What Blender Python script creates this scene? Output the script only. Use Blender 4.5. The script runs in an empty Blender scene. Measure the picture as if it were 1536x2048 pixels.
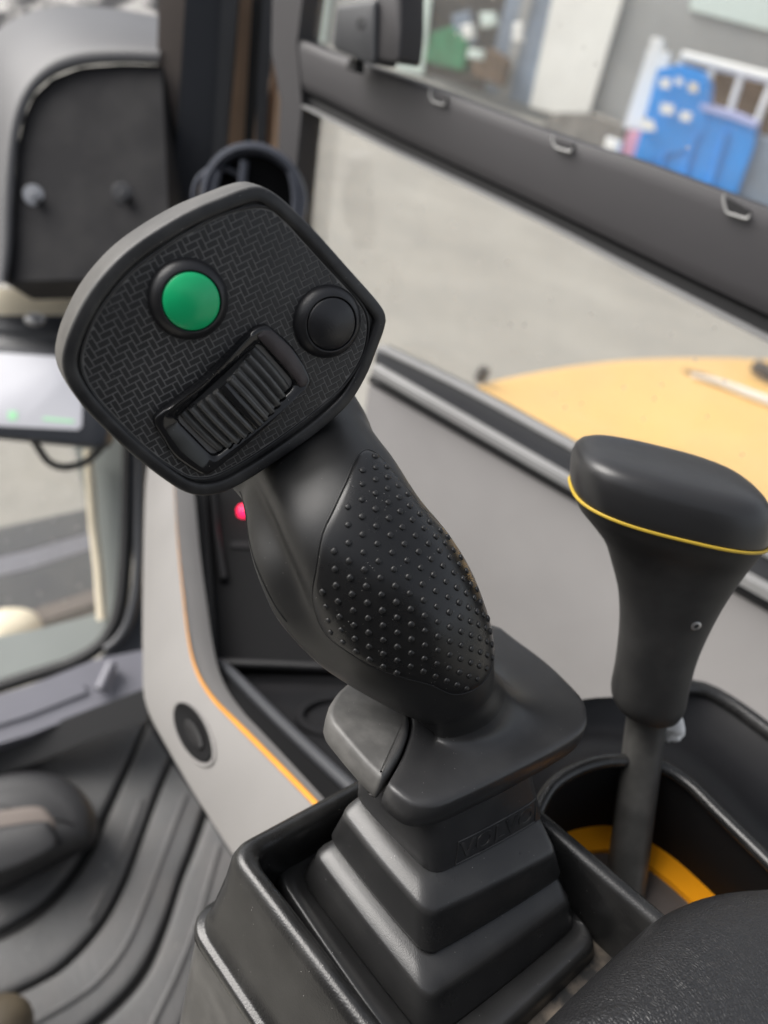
import bpy, bmesh, math, random
import numpy as np
from mathutils import Vector, Matrix
from mathutils.bvhtree import BVHTree

random.seed(7); np.random.seed(7)
sc = bpy.context.scene
A = lambda *v: np.array(v, float)
def nrm(v):
    v = np.asarray(v, float); return v/np.linalg.norm(v)

# ------------------------------------------------------------------ camera
# A phone held in a loader cab: 36 degrees down, rolled 18 degrees, 2.7 m above the yard.
FPX = 1420.0; CX, CY = 768.0, 1024.0; HCAM = 2.7
PITCH, ROLL = math.radians(36), math.radians(18)
UPW = nrm(A(math.sin(ROLL)*math.cos(PITCH), -math.cos(ROLL)*math.cos(PITCH), -math.sin(PITCH)))
FWD = nrm(A(0, 0, 1) - A(0, 0, 1).dot(UPW)*UPW)
RGT = np.cross(FWD, UPW)
RW = np.array([RGT, FWD, UPW])                  # survey axes -> world axes
CAMP = A(0, 0, HCAM)
def tow(P): return np.asarray(P, float) @ RW.T + CAMP
cam_d = bpy.data.cameras.new('camera'); cam = bpy.data.objects.new('camera', cam_d)
sc.collection.objects.link(cam); sc.camera = cam
cx, cy, cz = RW @ A(1, 0, 0), RW @ A(0, -1, 0), RW @ A(0, 0, -1)
cam.matrix_world = Matrix(((cx[0], cy[0], cz[0], CAMP[0]), (cx[1], cy[1], cz[1], CAMP[1]),
                           (cx[2], cy[2], cz[2], CAMP[2]), (0, 0, 0, 1)))
cam_d.sensor_fit = 'VERTICAL'; cam_d.sensor_height = 36; cam_d.sensor_width = 27
cam_d.lens = FPX/2048*36
cam_d.clip_start = .01; cam_d.clip_end = 500
cam_d.dof.use_dof = True; cam_d.dof.focus_distance = .200; cam_d.dof.aperture_fstop = 8.2

# ------------------------------------------------------------------ sky, sun, exposure
SUN = nrm(A(-.74, .02, .67))                      # towards the sun
w = bpy.data.worlds.new('World'); sc.world = w; w.use_nodes = True
nt = w.node_tree; bg = nt.nodes['Background']
sky = nt.nodes.new('ShaderNodeTexSky'); sky.sky_type = 'NISHITA'; sky.sun_disc = False
sky.sun_elevation = math.asin(SUN[2]); sky.sun_rotation = math.atan2(SUN[0], SUN[1])
sky.air_density = 1.0; sky.dust_density = 4.0; sky.ozone_density = 1.0
hs = nt.nodes.new('ShaderNodeHueSaturation'); hs.inputs['Saturation'].default_value = .30   # a milky, overcast sky
nt.links.new(sky.outputs[0], hs.inputs['Color']); nt.links.new(hs.outputs[0], bg.inputs[0]); bg.inputs[1].default_value = .14
sl = bpy.data.lights.new('sun', 'SUN'); so = bpy.data.objects.new('sun', sl); sc.collection.objects.link(so)
sl.energy = 2.4; sl.angle = math.radians(46); sl.color = (1, .965, .92)
so.rotation_euler = Vector(-SUN).to_track_quat('-Z', 'Y').to_euler()
sc.view_settings.view_transform = 'Standard'; sc.view_settings.look = 'None'
sc.view_settings.gamma = 1; sc.view_settings.use_curve_mapping = False
sc.view_settings.exposure = .65
sc.cycles.use_denoising = True
sc.cycles.max_bounces = 6; sc.cycles.transparent_max_bounces = 12

# ------------------------------------------------------------------ geometry helpers
def ray(px, py): return A((px-CX)/FPX, (py-CY)/FPX, 1.0)
def at(px, py, z): return ray(px, py)*z
class Plane:
    def __init__(s, p0, n):
        s.p = np.asarray(p0, float); s.n = nrm(n)
        t = A(1, 0, 0) if abs(s.n[0]) < .9 else A(0, 1, 0)
        s.u = nrm(t - t.dot(s.n)*s.n); s.v = np.cross(s.n, s.u)
    def hit(s, px, py):
        r = ray(px, py); return r*(s.p.dot(s.n)/r.dot(s.n))
    def hits(s, pts): return np.array([s.hit(*p) for p in pts])
    def to2(s, P): d = np.atleast_2d(P)-s.p; return np.stack([d@s.u, d@s.v], 1)
    def to3(s, Q, h=0): Q = np.atleast_2d(Q); return s.p + Q[:, :1]*s.u + Q[:, 1:2]*s.v + s.n*h
    def shift(s, h): return Plane(s.p+s.n*h, s.n)
def plane3(a, b, c):
    a, b, c = (at(*q) for q in (a, b, c))
    n = np.cross(b-a, c-a)
    if n.dot(a) > 0: n = -n                      # face the camera side
    return Plane(a, n)
def area2(P):
    x, y = P[:, 0], P[:, 1]; return .5*np.sum(x*np.roll(y, -1)-np.roll(x, -1)*y)
def resample(P, n, closed=True):
    P = np.asarray(P, float); Q = np.vstack([P, P[:1]]) if closed else P
    d = np.r_[0, np.cumsum(np.linalg.norm(np.diff(Q, axis=0), axis=1))]
    t = np.linspace(0, d[-1], n+1)[:-1] if closed else np.linspace(0, d[-1], n)
    return np.stack([np.interp(t, d, Q[:, k]) for k in range(Q.shape[1])], 1)
def crom(P, m=10, closed=True):
    P = np.asarray(P, float); n = len(P); out = []
    rng = range(n) if closed else range(n-1)
    for i in rng:
        if closed: p0, p1, p2, p3 = P[i-1], P[i], P[(i+1) % n], P[(i+2) % n]
        else: p0, p1, p2, p3 = P[max(i-1, 0)], P[i], P[i+1], P[min(i+2, n-1)]
        for k in range(m):
            t = k/m
            out.append(.5*((2*p1)+(p2-p0)*t+(2*p0-5*p1+4*p2-p3)*t*t+(3*p1-p0-3*p2+p3)*t**3))
    if not closed: out.append(P[-1])
    return np.array(out)
def smooth_closed(P, n):  return resample(crom(P, 12), n)
def smooth_open(P, n):    return resample(crom(P, 12, False), n, False)
def roundpoly(P, r, seg=6):
    """round the corners of a closed polygon (2-D or 3-D)"""
    P = np.asarray(P, float); n = len(P); out = []
    rr = r if hasattr(r, '__len__') else [r]*n
    for i in range(n):
        a, b, c = P[i-1], P[i], P[(i+1) % n]
        la, lc = np.linalg.norm(a-b), np.linalg.norm(c-b)
        ua, uc = (a-b)/la, (c-b)/lc
        d = min(rr[i], .48*la, .48*lc)
        p, q = b+ua*d, b+uc*d
        for k in range(seg+1):
            t = k/seg; out.append((1-t)**2*p+2*t*(1-t)*b+t*t*q)
    return np.array(out)
def offset2(P, d):
    """inset a closed 2-D curve by d"""
    T = np.roll(P, -1, 0)-np.roll(P, 1, 0); T /= np.linalg.norm(T, axis=1)[:, None]+1e-12
    N = np.stack([-T[:, 1], T[:, 0]], 1)
    if area2(P) < 0: N = -N
    return P+N*d
def loft(rings, closed=True, cap0=True, cap1=True):
    n = len(rings[0]); V = np.vstack(rings); F = []
    for i in range(len(rings)-1):
        for j in range(n if closed else n-1):
            k = (j+1) % n
            F.append((i*n+j, i*n+k, (i+1)*n+k, (i+1)*n+j))
    if closed and cap0: F.append(tuple(range(n-1, -1, -1)))
    if closed and cap1: F.append(tuple(range((len(rings)-1)*n, len(rings)*n)))
    return V, F
def tube(path, r, seg=10, cap=True):
    path = np.asarray(path, float); n = len(path); rings = []
    T = np.gradient(path, axis=0); T /= np.linalg.norm(T, axis=1)[:, None]
    u = None
    for i in range(n):
        if u is None: u = nrm(np.cross(T[i], A(.31, .77, .55)))
        u = nrm(u-u.dot(T[i])*T[i]); v = np.cross(T[i], u)
        rr = r[i] if hasattr(r, '__len__') else r
        th = np.linspace(0, 2*math.pi, seg, endpoint=False)
        rings.append(path[i]+rr*(np.cos(th)[:, None]*u+np.sin(th)[:, None]*v))
    return loft(rings, True, cap, cap)
def joinm(parts):
    V, F, o = [], [], 0
    for v, f in parts:
        V.append(np.asarray(v, float)); F += [tuple(i+o for i in q) for q in f]; o += len(v)
    return np.vstack(V), F
def obox(c, ax, ay, az, bev=0):
    """box from centre and half-axis vectors"""
    c = np.asarray(c, float)
    if not bev:
        V = [c+sx*ax+sy*ay+sz*az for sz in (-1, 1) for sy in (-1, 1) for sx in (-1, 1)]
        F = [(0, 2, 3, 1), (4, 5, 7, 6), (0, 1, 5, 4), (2, 6, 7, 3), (1, 3, 7, 5), (0, 4, 6, 2)]
        return np.array(V), F
    lx, ly, lz = (np.linalg.norm(a) for a in (ax, ay, az)); b = min(bev, .9*min(lx, ly, lz))
    def ring(ins, h):
        q = roundpoly([(-lx, -ly), (lx, -ly), (lx, ly), (-lx, ly)], b*1.2, 3)
        q = q*[1-ins/lx, 1-ins/ly]
        return c+q[:, :1]*nrm(ax)+q[:, 1:2]*nrm(ay)+nrm(az)*h
    return loft([ring(b, -lz), ring(.3*b, -lz+.3*b), ring(0, -lz+b), ring(0, lz-b), ring(.3*b, lz-.3*b), ring(b, lz)])
def prof(pl, out2, profile):
    """closed outline on a plane -> solid with a profile of (inset, height)"""
    return loft([pl.to3(offset2(out2, i) if i else out2, h) for i, h in profile])
def lathe(c, n, profile, seg=48, cap0=False, cap1=False):
    pl = Plane(c, n); th = np.linspace(0, 2*math.pi, seg, endpoint=False)
    C = np.stack([np.cos(th), np.sin(th)], 1)
    return loft([pl.to3(C*max(r, 1e-5), h) for r, h in profile], True, cap0, cap1)

# ------------------------------------------------------------------ object helpers
COL = sc.collection
def tag(o, label=None, cat=None, group=None, kind=None):
    for k, v in (('label', label), ('category', cat), ('group', group), ('kind', kind)):
        if v: o[k] = v
    return o
def thing(name, P, label, cat, group=None):
    o = bpy.data.objects.new(name, None); COL.objects.link(o)
    o.empty_display_size = .01; o.location = tow(P); return tag(o, label, cat, group)
def wloc(o):
    l = Vector(o.location); p = o.parent
    while p: l += p.location; p = p.parent
    return l
def mk(name, VF, mat, parent=None, smooth=True, ang=42, label=None, cat=None, group=None, kind=None):
    V, F = VF; V = tow(np.asarray(V, float))
    base = np.array(wloc(parent)) if parent else np.zeros(3)
    loc = V.mean(0)
    me = bpy.data.meshes.new(name); me.from_pydata([tuple(q) for q in V-loc], [], F)
    bm = bmesh.new(); bm.from_mesh(me); bmesh.ops.recalc_face_normals(bm, faces=bm.faces); bm.to_mesh(me); bm.free()
    if smooth:
        me.polygons.foreach_set('use_smooth', [True]*len(me.polygons)); me.set_sharp_from_angle(angle=math.radians(ang))
    me.materials.append(mat)
    o = bpy.data.objects.new(name, me); COL.objects.link(o)
    o.location = loc-base; o.parent = parent
    return tag(o, label, cat, group, kind)

# ------------------------------------------------------------------ materials
def mat(name, col, rough=.5, bump=0, bscale=300, var=0, vscale=20, metal=0, spec=.5, dust=0, dscale=900,
        dcol=(.55, .53, .5), emit=None, estr=1, coat=0, film=0, filmcol=(.35, .34, .32), rvar=0):
    m = bpy.data.materials.new(name); m.use_nodes = True; nt = m.node_tree; b = nt.nodes['Principled BSDF']
    N, L = nt.nodes.new, nt.links.new
    b.inputs['Roughness'].default_value = rough; b.inputs['Metallic'].default_value = metal
    b.inputs['Specular IOR Level'].default_value = spec; b.inputs['Coat Weight'].default_value = coat
    tc = N('ShaderNodeNewGeometry'); cur = None
    def noise(scale, det=3, rgh=.55):
        n = N('ShaderNodeTexNoise'); n.inputs['Scale'].default_value = scale
        n.inputs['Detail'].default_value = det; n.inputs['Roughness'].default_value = rgh
        L(tc.outputs['Position'], n.inputs['Vector']); return n
    rgb = N('ShaderNodeRGB'); rgb.outputs[0].default_value = (*col, 1); cur = rgb.outputs[0]
    def mix(fac, c2):
        nonlocal cur
        mx = N('ShaderNodeMix'); mx.data_type = 'RGBA'
        L(fac, mx.inputs[0]); L(cur, mx.inputs[6])
        mx.inputs[7].default_value = (*c2, 1); cur = mx.outputs[2]
    def ramp(src, a, b_):
        r = N('ShaderNodeMapRange'); r.inputs[1].default_value = a; r.inputs[2].default_value = b_; L(src, r.inputs[0]); return r.outputs[0]
    if var:
        n = noise(vscale); r = N('ShaderNodeMapRange'); r.inputs[1].default_value = .3; r.inputs[2].default_value = .7
        r.inputs[3].default_value = 1-var; r.inputs[4].default_value = 1+var; L(n.outputs[0], r.inputs[0])
        mm = N('ShaderNodeVectorMath'); mm.operation = 'SCALE'; L(cur, mm.inputs[0]); L(r.outputs[0], mm.inputs['Scale']); cur = mm.outputs[0]
    if film:                                     # a thin film of settled dust in blotches
        n = noise(vscale*1.7, 5); f = ramp(n.outputs[0], .42, .75)
        q = N('ShaderNodeMath'); q.operation = 'MULTIPLY'; q.inputs[1].default_value = film; L(f, q.inputs[0]); mix(q.outputs[0], filmcol)
    if dust:                                     # single specks
        v = N('ShaderNodeTexVoronoi'); v.inputs['Scale'].default_value = dscale; L(tc.outputs['Position'], v.inputs['Vector'])
        n2 = noise(dscale*.12, 2)
        lt = N('ShaderNodeMath'); lt.operation = 'LESS_THAN'; L(v.outputs['Distance'], lt.inputs[0]); lt.inputs[1].default_value = .11
        sp = N('ShaderNodeSeparateColor'); L(v.outputs['Color'], sp.inputs[0])
        gt = N('ShaderNodeMath'); gt.operation = 'LESS_THAN'; L(sp.outputs[0], gt.inputs[0]); gt.inputs[1].default_value = dust
        q = N('ShaderNodeMath'); q.operation = 'MULTIPLY'; L(lt.outputs[0], q.inputs[0]); L(gt.outputs[0], q.inputs[1])
        q2 = N('ShaderNodeMath'); q2.operation = 'MULTIPLY'; L(q.outputs[0], q2.inputs[0]); L(ramp(n2.outputs[0], .4, .6), q2.inputs[1]); mix(q2.outputs[0], dcol)
    L(cur, b.inputs['Base Color'])
    if rvar:
        n = noise(vscale*2.3, 4); r = N('ShaderNodeMapRange'); r.inputs[1].default_value = .3; r.inputs[2].default_value = .7
        r.inputs[3].default_value = max(rough-rvar, .05); r.inputs[4].default_value = rough+rvar; L(n.outputs[0], r.inputs[0]); L(r.outputs[0], b.inputs['Roughness'])
    if bump:
        n = noise(bscale, 2); bp = N('ShaderNodeBump'); bp.inputs['Strength'].default_value = bump; bp.inputs['Distance'].default_value = .3/bscale
        L(n.outputs[0], bp.inputs['Height']); L(bp.outputs[0], b.inputs['Normal'])
    if emit: b.inputs['Emission Color'].default_value = (*emit, 1); b.inputs['Emission Strength'].default_value = estr
    return m
M = {}
M['shell'] = mat('black moulded plastic', (.016, .016, .017), .42, .25, 3500, .12, 60, dust=.10, dscale=1500, film=.10, rvar=.05)
M['rim'] = mat('lit band head shell plastic', (.052, .050, .047), .50, .3, 3200, .12, 60, film=.25, filmcol=(.2, .19, .175), dust=.08, dscale=1500)  # lighter grey paints the light on the side band; blotches are dust film
M['grip'] = mat('soft black grip rubber', (.011, .011, .0112), .41, .45, 3800, .1, 50, dust=.06, dscale=1400, rvar=.03)
M['nub'] = mat('nub rubber', (.012, .012, .0124), .42, .2, 3800)
M['pad'] = mat('dimpled pad rubber', (.009, .009, .0094), .29, .2, 3800, .08, 50, dust=.14, dscale=1300, rvar=.05)
M['plate'] = mat('top-lit dark grey plastic', (.026, .026, .027), .35, .45, 2800, .06, 45, dust=.07, dscale=1300, film=.03, rvar=.03)  # lighter than the handle: overhead light painted into the foot's colour
M['lever'] = mat('scratched grey plastic', (.085, .083, .080), .47, .3, 2600, .12, 70, film=.22, dust=.05, dscale=1300, rvar=.06)
M['groove'] = mat('dust and sheen weave grooves', (.20, .196, .19), .6, 0, 300, .25, 45)  # groove dust, lightened to paint in the sheen of the weave lines
M['tile'] = mat('weave tiles black', (.026, .026, .027), .36, .2, 3000, .18, 70, dust=.10, dscale=1300, rvar=.08)
M['green'] = mat('green button plastic', (.006, .50, .18), .30, .15, 2500, .04, 60)
M['btn'] = mat('black button rubber', (.016, .016, .018), .33, .5, 2600)
M['gloss'] = mat('gloss black plastic', (.012, .012, .013), .10, 0, 300, dust=.12, dscale=1200)
M['bezelend'] = mat('worn bezel end plastic', (.045, .036, .037), .42, .5, 2600, .25, 160)
M['wheel'] = mat('ribbed wheel rubber', (.065, .065, .064), .25, .4, 3000, .15, 200, film=.2, filmcol=(.16, .155, .15))
M['boot'] = mat('bellows rubber', (.021, .021, .0214), .29, .45, 2800, .06, 40, dust=.05, dscale=1200, film=.03, rvar=.02)
M['tray'] = mat('console black plastic', (.012, .012, .012), .23, .5, 1900, .15, 40, dust=.08, dscale=1100, film=.04)
M['seam'] = mat('dark seam', (.004, .004, .004), .8)
# ================================================================== the joystick
HEADN = nrm(A(.45, .41, -.79)); HP = Plane(at(437, 680, .175), HEADN)
z1 = lambda P: [(80+x/2.1333, 350+y/2.1333) for x, y in P]
z2 = lambda P: [(280+x/4.267, 620+y/4.267) for x, y in P]
UJ = nrm(A(.22, -.86, -.46))                      # axis of the console and of the joystick's foot
BP0 = at(900, 1440, .222)
def PL(h): return Plane(BP0+UJ*h*.001, UJ)

joy = thing('joystick', at(900, 1640, .24), 'black joystick with a green button and a ribbed thumbwheel on its herringbone head', 'joystick')

lip = z1([(930, 62), (985, 82), (1060, 140), (1180, 260), (1310, 405), (1430, 540), (1468, 600), (1466, 650), (1432, 745), (1390, 850),
          (1325, 960), (1240, 1045), (1140, 1125), (1010, 1215), (890, 1293), (790, 1345), (700, 1362), (640, 1352), (580, 1322), (480, 1250),
          (350, 1140), (220, 1010), (140, 905), (108, 820), (115, 740), (150, 640), (210, 525), (285, 425), (375, 335), (490, 252), (640, 165), (790, 102), (870, 72)])
lip2 = smooth_closed(HP.to2(HP.hits(lip)), 160)
mm = .001
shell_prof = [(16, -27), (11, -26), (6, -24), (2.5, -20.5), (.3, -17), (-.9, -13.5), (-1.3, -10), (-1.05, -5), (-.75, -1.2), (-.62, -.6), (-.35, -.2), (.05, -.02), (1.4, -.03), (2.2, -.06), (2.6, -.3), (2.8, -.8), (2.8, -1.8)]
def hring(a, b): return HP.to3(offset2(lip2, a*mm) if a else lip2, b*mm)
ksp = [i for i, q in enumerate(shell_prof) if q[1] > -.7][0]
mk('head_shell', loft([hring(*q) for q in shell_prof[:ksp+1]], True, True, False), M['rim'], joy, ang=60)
mk('head_lip', loft([hring(*q) for q in shell_prof[ksp:]], True, False, True), M['shell'], joy, ang=60)
face = z1([(900, 128), (985, 132), (1050, 175), (1150, 285), (1250, 395), (1350, 505), (1405, 590), (1412, 680), (1388, 780), (1335, 870), (1270, 945),
           (1150, 1045), (1000, 1155), (860, 1245), (745, 1300), (660, 1307), (600, 1285), (480, 1205), (350, 1085), (240, 965), (182, 870), (165, 790),
           (185, 700), (230, 600), (300, 500), (380, 412), (480, 332), (620, 242), (760, 167)])
face2 = smooth_closed(HP.to2(HP.hits(face)), 140)
fp = mk('face_panel', prof(HP, face2, [(.0, -.0025), (.0, -.0013), (.00025, -.00105), (.0006, -.00098)]), M['groove'], joy, ang=60)
bead = HP.to3(offset2(face2, .0005), -.00085)
mk('rim_bead', tube(np.vstack([bead, bead[:2]]), .00038, 8, False), M['shell'], joy)

# --- herringbone relief
def inpoly(P, x, y):
    c = False; n = len(P); j = n-1
    for i in range(n):
        if (P[i][1] > y) != (P[j][1] > y) and x < (P[j][0]-P[i][0])*(y-P[i][1])/(P[j][1]-P[i][1])+P[i][0]: c = not c
        j = i
    return c
def clip_poly(sub, clipper):
    """Sutherland-Hodgman against a convex counter-clockwise clipper"""
    out = sub
    for i in range(len(clipper)):
        a, b = clipper[i], clipper[(i+1) % len(clipper)]; inp = out; out = []
        if not inp: break
        def side(p): return (b[0]-a[0])*(p[1]-a[1])-(b[1]-a[1])*(p[0]-a[0])
        for k in range(len(inp)):
            p, q = inp[k], inp[(k+1) % len(inp)]; sp, sq = side(p), side(q)
            if sp >= 0: out.append(p)
            if sp*sq < 0: t = sp/(sp-sq); out.append((p[0]+t*(q[0]-p[0]), p[1]+t*(q[1]-p[1])))
    return out
GB, BB = HP.hit(379, 600), HP.hit(657, 645)
bez = z2([(1040, 125), (1100, 133), (1280, 290), (1390, 450), (1455, 590), (1440, 640), (1350, 710), (1150, 910), (900, 1130), (640, 1355), (560, 1402),
          (500, 1392), (300, 1255), (200, 1110), (118, 970), (125, 900), (250, 790), (500, 600), (750, 360), (950, 165)])
bez2 = smooth_closed(HP.to2(HP.hits(bez)), 120)
bez_in = offset2(bez2, .0022)
# zig-zag axis: tile directions measured on the panel
d1 = nrm((HP.to2(HP.hit(600, 470))-HP.to2(HP.hit(572, 484)))[0]); a1 = math.atan2(d1[1], d1[0])
TW = .00150
ca, sa = math.cos(a1), math.sin(a1)
clipC = offset2(face2, .0011)
if area2(clipC) < 0: clipC = clipC[::-1]
clipC = [tuple(p) for p in resample(clipC, 60)]
parts = []
rg = 40
for i in range(-rg, rg):
    for j in range(-rg, rg):
        m4 = (i-j) % 4
        if m4 == 0: x0, x1, y0, y1 = i, i+2, j, j+1
        elif m4 == 3: x0, x1, y0, y1 = i, i+1, j, j+2
        else: continue
        g = .085
        q = [(x0+g, y0+g), (x1-g, y0+g), (x1-g, y1-g), (x0+g, y1-g)]
        q = [((x*ca-y*sa)*TW, (x*sa+y*ca)*TW) for x, y in q]
        cc = np.mean(q, 0)
        if np.linalg.norm(cc) > .058: continue
        q = clip_poly(q, clipC)
        if len(q) < 3: continue
        q = np.array(q); c = q.mean(0)
        if abs(area2(q)) < .25e-6: continue
        c3 = HP.to3(c)[0]
        if np.linalg.norm(c3-GB) < .0072 or np.linalg.norm(c3-BB) < .0072 or inpoly(bez_in, *c): continue
        t = c+(q-c)*.94; tilt = random.uniform(-.00002, .00002)
        n = len(q)
        V = np.vstack([HP.to3(q, -.00100), HP.to3(q, -.00090), HP.to3(t, -.00082+tilt)])
        F = [tuple(r*n+k for k in ()) for r in ()]
        for r in range(2):
            for k in range(n): F.append((r*n+k, r*n+(k+1) % n, (r+1)*n+(k+1) % n, (r+1)*n+k))
        F.append(tuple(range(2*n, 3*n))); parts.append((V, F))
mk('herringbone_relief', joinm(parts), M['tile'], fp, smooth=False, kind='stuff')

# --- push buttons
def button(c, capmat, label):
    b = mk('button', lathe(c, HEADN, [(r*mm, h*mm) for r, h in [(9.5, -1.1), (9.5, -.5), (9.3, .2), (8.8, 1.0), (8.1, 1.7), (7.5, 2.15), (7.15, 2.3), (6.95, 2.2), (6.9, 1.5), (6.9, .5)]], 64), M['btn'], joy, ang=60)
    b['label'] = label
    mk('button_cap', lathe(c, HEADN, [(r*mm, h*mm) for r, h in [(6.72, .5), (6.72, 2.0), (6.6, 2.3), (6.3, 2.55), (5.4, 2.95), (4, 3.5), (2.4, 3.85), (.9, 4.0), (.01, 4.02)]], 64), capmat, b, ang=60)
button(GB, M['green'], 'round green push button in a black collar')
button(BB, M['btn'], 'round black push button in a black collar')

# --- thumbwheel in its glossy bezel
opx = z2([(1012, 268), (1330, 632), (632, 1258), (302, 922)])
O2 = HP.to2(HP.hits(opx)); oc = O2.mean(0)
ldir = nrm((O2[0]-O2[3])+(O2[1]-O2[2])); sdir = nrm((O2[1]-O2[0])+(O2[2]-O2[3]))
LL = (np.linalg.norm(O2[0]-O2[3])+np.linalg.norm(O2[1]-O2[2]))/4; SS = (np.linalg.norm(O2[1]-O2[0])+np.linalg.norm(O2[2]-O2[3]))/4
ldir3, sdir3 = HP.u*ldir[0]+HP.v*ldir[1], HP.u*sdir[0]+HP.v*sdir[1]
oc3 = HP.to3(oc)[0]
bzl = thing_b = None
nb = 160
open2 = resample(roundpoly(O2, .0022, 8), nb)
outer = resample(bez2, nb)
if area2(open2)*area2(outer) < 0: open2 = open2[::-1]
# start both rings at the same bearing
def align(P, ref):
    a = np.arctan2(*(P-oc).T[::-1]); k = int(np.argmin(np.abs(((a-ref+math.pi) % (2*math.pi))-math.pi))); return np.roll(P, -k, 0)
outer = align(outer, 0.); open2 = align(open2, 0.)
def arch(Q):                                     # the bezel arches over the wheel
    s = ((Q-oc)@ldir)/(LL*1.25); return .0016*np.clip(1-s*s, 0, 1)
def ringh(Q, h, k=1.0): return np.vstack([HP.to3(q[None], h+k*a) for q, a in zip(Q, arch(Q))])
mixr = lambda t: outer*(1-t)+open2*t
bezel = mk('thumbwheel_bezel', loft([ringh(outer, -.0016, 0), ringh(outer, .0000, .3), ringh(mixr(.05), .0007, .6), ringh(mixr(.16), .0011, .85), ringh(mixr(.32), .0010, .95),
        ringh(mixr(.75), .0003, .9), ringh(mixr(.92), -.0001, .85), ringh(open2, -.0006, .8), ringh(open2, -.0040, .2), ringh(open2*.98+oc*.02, -.0075, 0)], True, False, True), M['gloss'], joy, ang=55)
# worn satin end of the bezel: an inlay just proud of the bezel surface
endp = z2([(1045, 165), (1110, 165), (1270, 310), (1370, 460), (1425, 590), (1400, 640), (1345, 648), (1325, 600), (1190, 440), (1020, 255), (985, 215)])
e2 = resample(HP.to2(HP.hits(endp)), 60)
ebase = [ringh(e2, .0000, .7), ringh(e2, .0010, .95)]
ecen = offset2(e2, .0005)
mk('bezel_inlay', loft(ebase+[ringh(ecen, .00135, .95)], True, True, True), M['bezelend'], bezel, ang=50)
WR = LL*1.18
wc = oc3+HEADN*(.0056-WR)
def wheel_pt(a, s, r):
    crown = .0004*(1-(s/SS)**2)
    return wc+(HEADN*math.cos(a)+ldir3*math.sin(a))*(r+crown)+sdir3*s
ss = np.linspace(-SS*.95, SS*.95, 9)
arcs = np.linspace(-1.25, 1.25, 40)
V = [wheel_pt(a, s, WR-.0016) for a in arcs for s in ss]; n = len(ss)
F = [(i*n+j, i*n+j+1, (i+1)*n+j+1, (i+1)*n+j) for i in range(len(arcs)-1) for j in range(n-1)]
whl = mk('thumbwheel', (V, F), M['wheel'], bezel)
amax = math.asin(min(.97, LL*.99/WR)); nr = 11
angs = [math.asin((-LL*.96+2*LL*.96*(k+.5)/nr)/WR) for k in range(nr)]
for k, a in enumerate(angs):
    wdt = LL*.96/nr/WR/max(.45, math.cos(a))*.9
    if k == 5: continue
    rings = []
    for s in ss:
        pts = []
        for da, dr in ((-wdt*.80, -.0018), (-wdt*.66, -.0006), (-wdt*.34, .0), (0, .0002), (wdt*.34, .0), (wdt*.66, -.0006), (wdt*.80, -.0018)):
            pts.append(wheel_pt(a+da, s, WR+dr))
        rings.append(np.array(pts))
    rings[0] = rings[0]-HEADN*.0004; rings[-1] = rings[-1]-HEADN*.0004
    mk('wheel_rib', loft(rings), M['wheel'], whl, ang=60)
a = angs[5]
rings = []
for s in ss:
    rings.append(np.array([wheel_pt(a+da, s, WR+dr) for da, dr in ((-.085, -.0014), (-.08, -.0005), (-.06, -.0003), (.06, -.0003), (.08, -.0005), (.085, -.0014))]))
mk('wheel_flat', loft(rings), M['gloss'], whl, ang=60)

# --- handle: stations of left edge, right edge, depth
ST = [((440, 948), (690, 760), .2270, .62), ((487, 1003), (722, 812), .2215, .68), ((499, 1042), (744, 858), .2160, .78), ((503, 1090), (790, 922), .2110, .84),
      ((517, 1150), (838, 998), .2060, .86), ((545, 1213), (888, 1058), .2065, .84), ((590, 1266), (930, 1122), .2085, .83), ((640, 1312), (958, 1178), .2110, .84),
      ((700, 1352), (978, 1238), .2140, .86), ((757, 1378), (987, 1300), .2175, .92), ((806, 1396), (990, 1346), .2210, 1.0)]
S = crom(np.array([[*l, *r, z, b] for l, r, z, b in ST]), 8, False)
NT = 96; TH = np.linspace(0, 2*math.pi, NT, endpoint=False)
Cc = np.array([at((q[0]+q[2])/2, (q[1]+q[3])/2, q[4]) for q in S])
Aa = np.array([(at(q[2], q[3], q[4])-at(q[0], q[1], q[4]))/2 for q in S])
Tt = np.gradient(Cc, axis=0); Tt /= np.linalg.norm(Tt, axis=1)[:, None]
def sect(i):
    a = Aa[i]; t = Tt[i]; la = np.linalg.norm(a)
    a = a-a.dot(t)*t*.35
    b = nrm(np.cross(t, a));  b = b if b[2] < 0 else -b
    u = i/(len(S)-1)
    c, s = np.cos(TH), np.sin(TH)
    ex = .9
    X = np.sign(c)*np.abs(c)**ex; Y = np.sign(s)*np.abs(s)**ex
    # finger hollow on the left front, thumb flat on the neck
    hol = .30*math.exp(-((u-.38)/.25)**2)*np.exp(-((TH-2.45)/.42)**2)
    ridge = .05*math.exp(-((u-.5)/.3)**2)*np.exp(-((TH-2.98)/.16)**2)
    rr = 1-hol+ridge
    return Cc[i]+(X*rr)[:, None]*a+(Y*rr)[:, None]*b*(la*S[i][5])
hr = [sect(i) for i in range(len(S))]
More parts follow.
